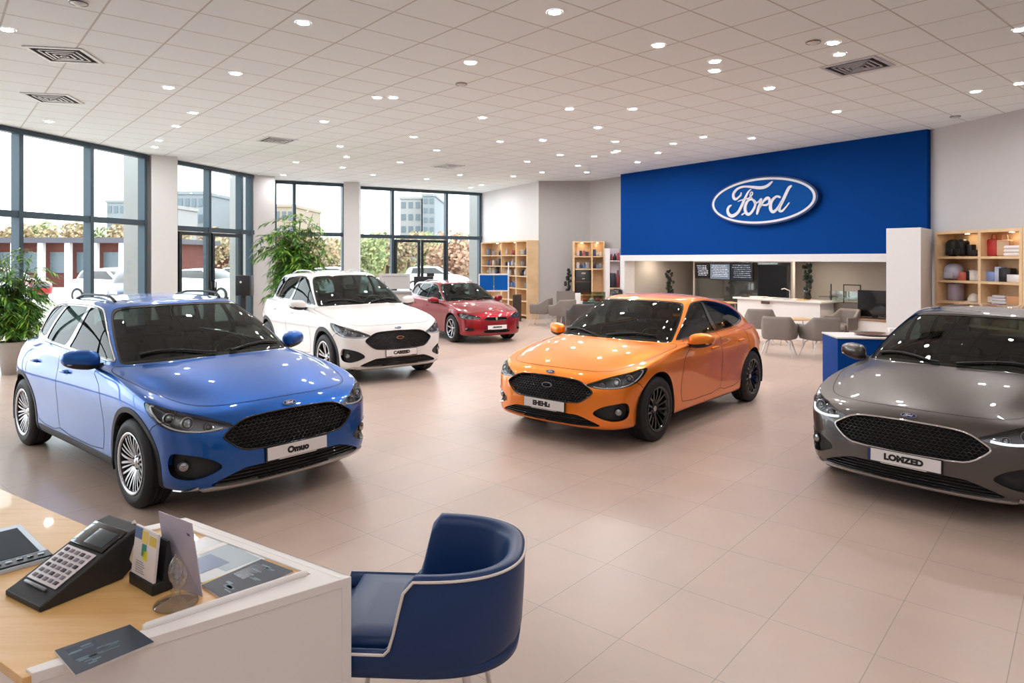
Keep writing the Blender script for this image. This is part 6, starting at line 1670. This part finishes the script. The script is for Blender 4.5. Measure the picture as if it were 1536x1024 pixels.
# ---- back-left counter with glass, grey partitions
def bx(nm, x0, x1, y0, y1, z0, z1, mt, parent=None, bev=.003):
    m = MB(); m.box(x0,x1,y0,y1,z0,z1); return m.build(nm, mt, parent, bevel=bev)
Yc = 18.2; X = lambda px, Y: (px-768)/F_PX*Y
o = bx('service_counter', X(872,Yc), X(908,Yc), Yc, Yc+.5, 0, .70, M_WHITE); tag(o, 'white service counter with greenish glass front behind the orange car roof', 'counter')
g = bx('counter_glass', X(874,Yc), X(908,Yc), Yc-.02, Yc-.005, .35, .97, glassmat('green_glass', (.55,.68,.64), .1), o, 0)
o = bx('divider_screen', X(835,18.9), X(862,18.9), 18.9, 18.95, 0, .96, M_GFAB); tag(o, 'grey upholstered screen behind the lone grey chairs', 'screen divider')
o = bx('white_panel', X(863,18.4), X(871,18.4), 18.4, 18.43, 0, .93, M_WHITE); tag(o, 'narrow white upright panel beside the grey divider screen', 'panel')
for k, (px, cl) in enumerate(((878,(170,50,60)),(888,(214,206,196)),(897,(170,60,60)))):
    item('cap', Matrix.Translation((X(px,Yc+.2), Yc+.25, 0)), 0, 0, .705, (.16,.14,.10), cl, f'{cname(cl)} cap on the white service counter, {words[k]} from the left', 0)
# dark bag on floor by shelf, golf bag like stand at the wall
o = bx('brown_crate', X(769,20.2), X(782,20.2), 20.2, 20.5, 0, .78, mat('crate_brown', lin((58,44,38)), .6)); tag(o, 'tall dark brown crate at the foot of the far left display shelf', 'crate')
ob = empty('plant_stand', (X(853,20.6), 20.6, 0), 0, 'thin black figure-like ornament against the beige back wall', 'ornament')
m = MB(); rnd = random.Random(3)
for k in range(14):
    z = .8+.055*k; m.sphere((rnd.uniform(-.13,.10)*(1.2-k/14), 0, z), .05, 8, 6); 
m.tube([(0,0,0),(0,0,1.5)], .03, 8); m.build('ornament_body', M_PLA, ob)
# ---- blue display boards in front of the far shelf
bd = empty('display_board', (X(741,18.8), 18.8, 0), R(8), 'white framed stand with two bright blue panels behind the red car', 'display board')
for nm, b_, mt_ in (('frame', (-.42,.40,-.02,.02,.95,.985), M_WHITE), ('frame_top', (-.42,.40,-.02,.02,1.405,1.44), M_WHITE), ('post', (.385,.415,-.02,.02,.0,1.75), M_WHITE), ('post', (-.425,-.395,-.02,.02,0,1.44), M_WHITE)):
    m = MB(); m.box(*b_); m.build(nm, mt_, bd)
M_BB = mat('panel_blue', (.0,.09,.38), .6, spec=.2)
for x0 in (-.39, .005):
    m = MB(); m.box(x0, x0+.37, -.03, -.005, .99, 1.40); m.build('blue_panel', M_BB, bd)
# ---- pale service cart and monitor by the far windows
ct = empty('service_cart', (X(595,19.5), 19.5, 0), R(8), 'pale grey cabinet cart with raised lid, between the white and the red car', 'cart')
for nm, b_, mt_ in (('lid', (-.50,.38,.10,.16,.98,1.42), mat('cart_grey', lin((196,192,190)), .4)), ('body', (-.55,.50,-.35,.28,.30,.86), MATS['cart_grey'] if 'cart_grey' in MATS else M_WHITE), ('tray', (-.58,.53,-.38,.31,.86,.93), mat('cart_dark_grey', lin((150,146,146)), .4)), ('plinth', (-.50,.45,-.30,.25,0,.30), M_PLA)):  # tray and lid lines take a darker grey than the cart body
    m = MB(); m.box(*b_); m.build(nm, mt_, ct, bevel=.01)
m = MB(); m.box(-.42,.30,.094,.0995,1.33,1.35); m.box(-.36,-.33,.094,.0995,1.06,1.2); m.build('lid_line', MATS['cart_dark_grey'], ct)
mo = empty('monitor_stand', (X(636,20.5), 20.5, 0), R(5), 'black monitor on a dark stand in front of the far glass doors', 'monitor')
for nm, b_ in (('monitor', (-.30,.28,-.02,.02,.95,1.32)), ('table', (-.34,.36,-.2,.2,.80,.83)), ('leg', (-.32,-.29,-.15,.15,0,.80)), ('leg', (.31,.34,-.15,.15,0,.80)), ('box', (.08,.30,.06,.2,1.32,1.42))):
    m = MB(); m.box(*b_); m.build(nm, M_PLA, mo)
# ---- black post box at the glass door
pb = at(367, 428, 18.6)
m = MB(); m.rbox(pb.x-.20, pb.x+.20, 18.45, 18.75, .85, 1.40, .02, 2); o = m.build('post_box', M_PLA); tag(o, 'black box on a post beside the glass entrance door', 'box')
m = MB(); m.box(pb.x-.05, pb.x+.05, 18.55, 18.65, 0, .86); m.build('post', M_PLA, o)
m = MB(); m.lathe([(0,0),(.028,0),(.028,-.006),(0,-.006)], 16, 0, Matrix.Translation((pb.x-.05,18.449,1.22)) @ Matrix.Rotation(R(90),4,'X') @ Matrix.Rotation(R(180),4,'X')); m.build('lock', M_WHITE, o)

# ================================================================ palms
def palm(name, x, y, z_pot, h, wid, label, seed, n_stem=14, pot_r=.22, dense=1.0):
    rnd = random.Random(seed); o = empty(name, (x,y,0), 0, label, 'plant')
    m = MB(); m.lathe([(0,.0),(pot_r*.72,0),(pot_r,z_pot*.95),(pot_r*1.06,z_pot),(pot_r*.95,z_pot),(pot_r*.9,z_pot-.04),(0,z_pot-.05)], 28, 0); m.build('pot', mat('pot_grey', lin((186,180,176)), .5), o)
    m = MB(); m.lathe([(0,z_pot-.035),(pot_r*.9,z_pot-.04)], 20, 0); m.build('soil', mat('soil', lin((60,46,38)), .9), o)
    leafs = [MB() for _ in range(3)]; st = MB()
    mats_ = [mat('leaf_green', lin((96,146,52)), .5), mat('leaf_dark', lin((50,98,40)), .5), mat('leaf_lime', lin((156,190,72)), .5)]
    for m_ in mats_:
        nt, b = nodes_of(m_)
        b.inputs['Subsurface Weight'].default_value = 0
    for s in range(n_stem):
        an = rnd.uniform(0, 2*math.pi); lean = rnd.uniform(.05, 1)*wid*.45; hh = h*rnd.uniform(.55, .98)*(1-.18*lean/wid)
        base = Vector((rnd.uniform(-.08,.08), rnd.uniform(-.08,.08), z_pot-.04))
        P = [base+Vector((math.cos(an)*lean*t*t, math.sin(an)*lean*t*t, (hh-z_pot)*t)) for t in (0,.2,.4,.6,.8,1)]
        st.tube(P, [.013,.012,.011,.010,.008,.005], 6)
        nf = int(11*dense)
        for k in range(nf):
            t = .16+.84*(k+rnd.random()*.6)/nf; i = min(4, int(t*5)); q = P[i].lerp(P[i+1], t*5-i)
            a2 = rnd.uniform(0, 2*math.pi); L = wid*rnd.uniform(.26,.48)*(1 if t < .9 else .8)
            rise = rnd.uniform(.1,.75)
            fr = [q+Vector((math.cos(a2)*L*u, math.sin(a2)*L*u, L*(rise*1.35*u-.80*u*u*rnd.uniform(.7,1)))) for u in (0,.33,.66,1)]
            st.tube(fr, [.004,.003,.003,.002], 4, caps=False)
            for j in range(int(11)):
                u = .15+.85*j/10; ii = min(2, int(u*3)); c = fr[ii].lerp(fr[ii+1], u*3-ii); d = (fr[ii+1]-fr[ii]).normalized()
                sd = d.cross(Vector((0,0,1))); sd = sd.normalized() if sd.length > .01 else Vector((1,0,0))
                for sg_ in (-1,1):
                    ll = wid*rnd.uniform(.13,.22); dv = (d*.75+sd*sg_*.75+Vector((0,0,rnd.uniform(-.25,.15)))).normalized()
                    w_ = wid*.0125; wv = dv.cross(Vector((rnd.uniform(-.3,.3),rnd.uniform(-.3,.3),1))).normalized()*w_
                    tip = c+dv*ll+Vector((0,0,-ll*.22)); mid = c+dv*ll*.5
                    lb = leafs[rnd.choice((0,0,1,1,2))]; lb.add([c, mid+wv, tip, mid-wv], [(0,1,2,3)], 0, False)
    st.build('stems', mat('stem_green', lin((92,108,52)), .6), o)
    for i, lb in enumerate(leafs):
        f = lb.build('foliage', mats_[i], o)
    return o
palm('potted_palm', -8.05, 11.0, .52, 2.12, 1.05, 'bright green potted palm at the left window, behind the blue car', 11, 22, .20, 1.15)
palm('potted_palm', (443-768)/F_PX*15.2, 15.2, .50, 3.2, 1.22, 'tall dark green potted palm behind the white car', 23, 28, .26, 1.3)
# ================================================================ outdoors
M_PAVE = mat('paving', lin((205,200,194)), .8); noise_mix(M_PAVE, lin((196,190,184)), lin((214,210,204)), .6)
m = MB(); m.add([(-160,-30,-.06),(120,-30,-.06),(120,200,-.06),(-160,200,-.06)], [(0,1,2,3)]); structure(m.build('ground', M_PAVE))
def parked(x, y, deg, col_, label, sz=1.0, seed=0):
    p = dict(BASE); p['sz'] = sz; C = car_grid(p); S = Surf(C)
    U, V = np.meshgrid(np.linspace(0,14,43), np.linspace(0,17,41)); P, N = S.ev(U.ravel(), V.ravel()); W = 43
    root = empty('parked_car', (x,y,-.06), R(deg), label, 'car', 'cars parked outside')
    vs = [tuple(q) for q in P]+[(q[0],-q[1],q[2]) for q in P]; nP = len(P); fs = []; fm = []
    for j in range(40):
        for i in range(42):
            v_ = 17*(j+.5)/40; u_ = 14*(i+.5)/42
            g = (12.0 < v_ < 14.0 and (5.5 < u_ < 10.6)) or (11.5 < v_ < 14.2 and (u_ < 4.2 or u_ > 12))
            blk = 4.2 < v_ < 6.2 and u_ < 1.7; lmp = 5.6 < v_ < 7.0 and 1.9 < u_ < 3.4
            f = (j*W+i, j*W+i+1, (j+1)*W+i+1, (j+1)*W+i); mi = 1 if (g or blk) else 2 if lmp else 0
            fs.append(f); fm.append(mi); fs.append(tuple(nP+k for k in f[::-1])); fm.append(mi)
    b = MB(); b.v = [Vector(q) for q in vs]; b.f = fs; b.m = fm; b.sm = [True]*len(fs)
    b.build('body', [col_, M_BLK, M_SIL], root)
    for xc in (1.3,-1.32):
        for s_ in (-1,1):
            t = MB(); Mw = Matrix.Translation((xc, s_*.80, .325)) @ Matrix.Rotation(R(-90*s_),4,'X'); t.lathe([(0,.08),(.20,.09),(.22,.10),(.31,.11),(.325,.08),(.325,-.08),(0,-.08)], 24, 0, Mw, mats=[1,1,0,0,0,0]); t.build('wheel', [M_RUB, M_SIL], root)
    return root
PW = mat('parked_white', lin((228,228,230)), .3, coat=.5); PR = mat('parked_red', lin((150,30,30)), .3, coat=.5); PB = mat('parked_navy', lin((50,64,96)), .3, coat=.5); PG = mat('parked_silver', lin((180,184,190)), .3, .3, coat=.5)
pk_ = parked(-21.5,27.5,-20,PW,'white car parked outside, seen through the leftmost window pane')
def pcopy(x, y, deg, mt, label):
    c = copy_tree(pk_); c.location = (x,y,-.06); c.rotation_euler = (0,0,R(deg)); tag(c, label)
    for k in c.children:
        if k.name.startswith('body') and mt is not PW: k.data = k.data.copy(); k.data.materials[0] = mt
pcopy(-17.4,30.2,-15,PW,'white car parked outside beyond the left window, beside the window mullion')
pcopy(-14.6,26.4,-60,PB,'navy car parked outside, right half of the left window')
pcopy(-19.5,34.5,-10,PG,'silver car in the second parked row outside the left window')
pcopy(-24.5,33.0,-10,PR,'red car parked far outside beyond the left window')
pcopy(-13.8,31.5,-20,PW,'white car parked outside, seen through the glass entrance door')
pcopy(-14.6,38.5,-5,PG,'silver car parked far outside, behind the entrance door')
pcopy(-9.2,37.0,0,PW,'white car parked outside behind the tall palm')
pcopy(-4.6,41.0,10,PW,'white car parked outside the far glass doors')
# portico columns just outside the glazing
M_CONC = mat('concrete', lin((140,142,140)), .8)
def outcol(px, Y, w_, label):
    x = (px-768)/F_PX*Y; m = MB(); m.box(x-w_/2, x+w_/2, Y, Y+.6, -.06, 6.5); o = m.build('concrete_column', M_CONC); tag(o, label, 'column')
outcol(200, 17.4, .50, 'pale concrete column outside the left window'); outcol(354, 22.6, .42, 'pale concrete column outside the entrance door'); outcol(712, 27.8, .45, 'pale concrete column outside the far right window')
# buildings
def block(nm, px0, px1, Y, h, d_, mt, label, win=(3,5), wmat=None, base=0):
    x0, x1 = (px0-768)/F_PX*Y, (px1-768)/F_PX*Y
    m = MB(); m.box(x0, x1, Y, Y+d_, -.06, h); o = m.build(nm, mt); tag(o, label, 'building')
    wm = wmat or mat('far_window', lin((90,104,112)), .3)
    c, r_ = win
    for i in range(c):
        for j in range(r_):
            wx = x0+(x1-x0)*(i+.2)/c; ww = (x1-x0)/c*.6; wz = base+(h-base)*(j+.25)/r_; wh = (h-base)/r_*.5
            m = MB(); m.box(wx, wx+ww, Y-.08, Y-.01, wz, wz+wh); m.build('window', wm, o)
    m = MB(); m.box(x0-.15, x1+.15, Y-.15, Y+d_, h, h+.35); m.build('parapet', mt, o)
    return o
MB1 = mat('far_plaster', lin((150,150,150)), .9); MB2 = mat('far_grey', lin((128,134,140)), .9); MB3 = mat('kiosk_red', lin((96,48,42)), .8); MB4 = mat('far_beige', lin((160,146,130)), .9)
block('office_block', 266, 306, 78, 9.2, 12, MB2, 'grey office block seen through the entrance glazing, left pane', (4,5))
block('office_block', 312, 348, 96, 9.0, 12, MB1, 'pale office block seen right of the grey one through the entrance glazing', (4,4))
block('office_block', 160, 188, 104, 10.4, 12, MB2, 'stepped grey block at the right of the left window', (3,5))
block('office_block', 192, 232, 66, 7.0, 9, MB1, 'lower pale block at the right of the left window', (4,4))
block('tower_block', 600, 632, 100, 10.6, 14, MB1, 'pale tower block beyond the far windows', (3,6))
block('tower_block', 634, 652, 98, 10.8, 14, MB2, 'dark striped tower block right of the pale one', (2,8))
block('low_block', 412, 440, 84, 8.2, 12, MB4, 'beige block beyond the window beside the tall palm', (3,4))
# red brick pavilion with white columns
x0, x1 = (60-768)/F_PX*46, (232-768)/F_PX*46
m = MB(); m.box(x0-14, x1, 46, 54, -.06, 2.9); pv = m.build('pavilion', MB3); tag(pv, 'long low red pavilion with white posts beyond the parked cars', 'building')
m = MB(); m.box(x0-14.6, x1+.6, 45, 55, 2.9, 3.25); m.build('roof', mat('pavilion_roof', lin((76,74,82)), .7), pv)
for k in range(12):
    x = x0-12+(x1-x0+12)*k/11; m = MB(); m.box(x-.18, x+.18, 45.2, 45.5, -.06, 2.9); m.build('post', M_WHITE, pv)
for k in range(11):
    x = x0-12+(x1-x0+12)*(k+.5)/11; m = MB(); m.box(x-.7, x+.7, 45.9, 45.97, .9, 2.3); m.build('window', mat('far_window', lin((90,104,112)), .3), pv)
m = MB(); xa_, xb_ = (266-768)/F_PX*62, (350-768)/F_PX*62; m.box(xa_, xb_, 62, 68, -.06, 2.6); pv = m.build('pavilion', MB3); tag(pv, 'red brick pavilion with white door behind the entrance glass', 'building')
m = MB(); m.box(xa_-.4, xb_+.4, 61.5, 68.5, 2.6, 2.9); m.build('roof', MATS['pavilion_roof'], pv)
m = MB(); m.box((xa_+xb_)/2-.6, (xa_+xb_)/2+.6, 61.9, 61.98, 0, 2.2); m.build('door', M_WHITE, pv)
# trees and hedges
def tree(x, y, h, w_, cols, label, seed, trunk=True, group='trees outside'):
    rnd = random.Random(seed); o = empty('tree', (x,y,-.06), 0, label, 'tree')
    lbs = [MB() for _ in cols]
    blobs = [(rnd.uniform(-.32,.32)*w_, rnd.uniform(-.3,.3)*w_, h*rnd.uniform(.32,.84), rnd.uniform(.16,.30)*w_) for _ in range(14)]
    for (bx_, by_, bz_, br_) in blobs:
        for k in range(110):
            v = Vector((rnd.gauss(0,1), rnd.gauss(0,1), rnd.gauss(0,1))).normalized()*br_*rnd.uniform(.75,1.1); c = Vector((bx_,by_,bz_))+v
            s_ = w_*rnd.uniform(.025,.055); a = Vector((rnd.gauss(0,1),rnd.gauss(0,1),rnd.gauss(0,1))).normalized(); b = a.orthogonal().normalized()
            i = rnd.randrange(len(cols)); lbs[i].add([c+a*s_, c+b*s_, c-a*s_, c-b*s_], [(0,1,2,3)])
    for i, c in enumerate(cols): lbs[i].build('crown', mat('leaf_%d_%d_%d' % c, lin(c), .8), o)
    m = MB(); m.tube([(0,0,0),(.02*w_,0,h*.3),(0,0,h*.6)], [w_*.05,w_*.04,w_*.02], 8); m.build('trunk', mat('bark', lin((92,74,62)), .9), o)
    return o
OR_ = [(170,144,112),(176,158,122),(150,138,108)]; GR_ = [(146,154,106),(164,168,114),(130,142,98)]; RD_ = [(162,120,100),(176,140,114),(144,120,100)]
tl = [(20,60,5.6,OR_,'at the far left of the left window'),(60,58,5.2,GR_,'left of the first thick mullion'),(100,60,5.4,OR_,'behind the red pavilion, left part'),(140,62,5.8,GR_,'behind the red pavilion, middle'),(178,60,5.4,OR_,'behind the red pavilion, right end'),(212,64,6.0,RD_,'beside the concrete column'),
      (276,62,5.0,OR_,'left in the entrance glazing'),(310,60,4.8,RD_,'in the middle of the entrance glazing'),(342,62,5.0,OR_,'right in the entrance glazing'),(424,60,4.2,RD_,'left of the tall palm'),(466,64,4.6,OR_,'right of the tall palm'),(500,62,4.4,OR_,'just left of the right column'),
      (548,56,4.0,GR_,'left in the far glazing'),(580,54,3.8,GR_,'behind the left far pane'),(612,58,4.2,OR_,'behind the left leaf of the far door'),(646,56,4.2,GR_,'behind the right leaf of the far door'),(680,50,3.6,RD_,'right in the far glazing'),(704,54,4.0,GR_,'by the far right concrete column')]
for i, (px, Y, h, cl, lb) in enumerate(tl):
    kind = 'green' if cl is GR_ else 'orange brown' if cl is RD_ else 'golden autumn'
    Y = Y+(i%2)*6; tree((px-768)/F_PX*Y, Y, h, 3.7, cl, f'{kind} tree outside, {lb}', i+50)
m = MB(); rnd = random.Random(9)
m.prism([(-60,70),(40,70),(60,110),(-90,110)], -.06, 1.2); structure(m.build('bank', mat('grass_bank', lin((124,118,84)), .9)))
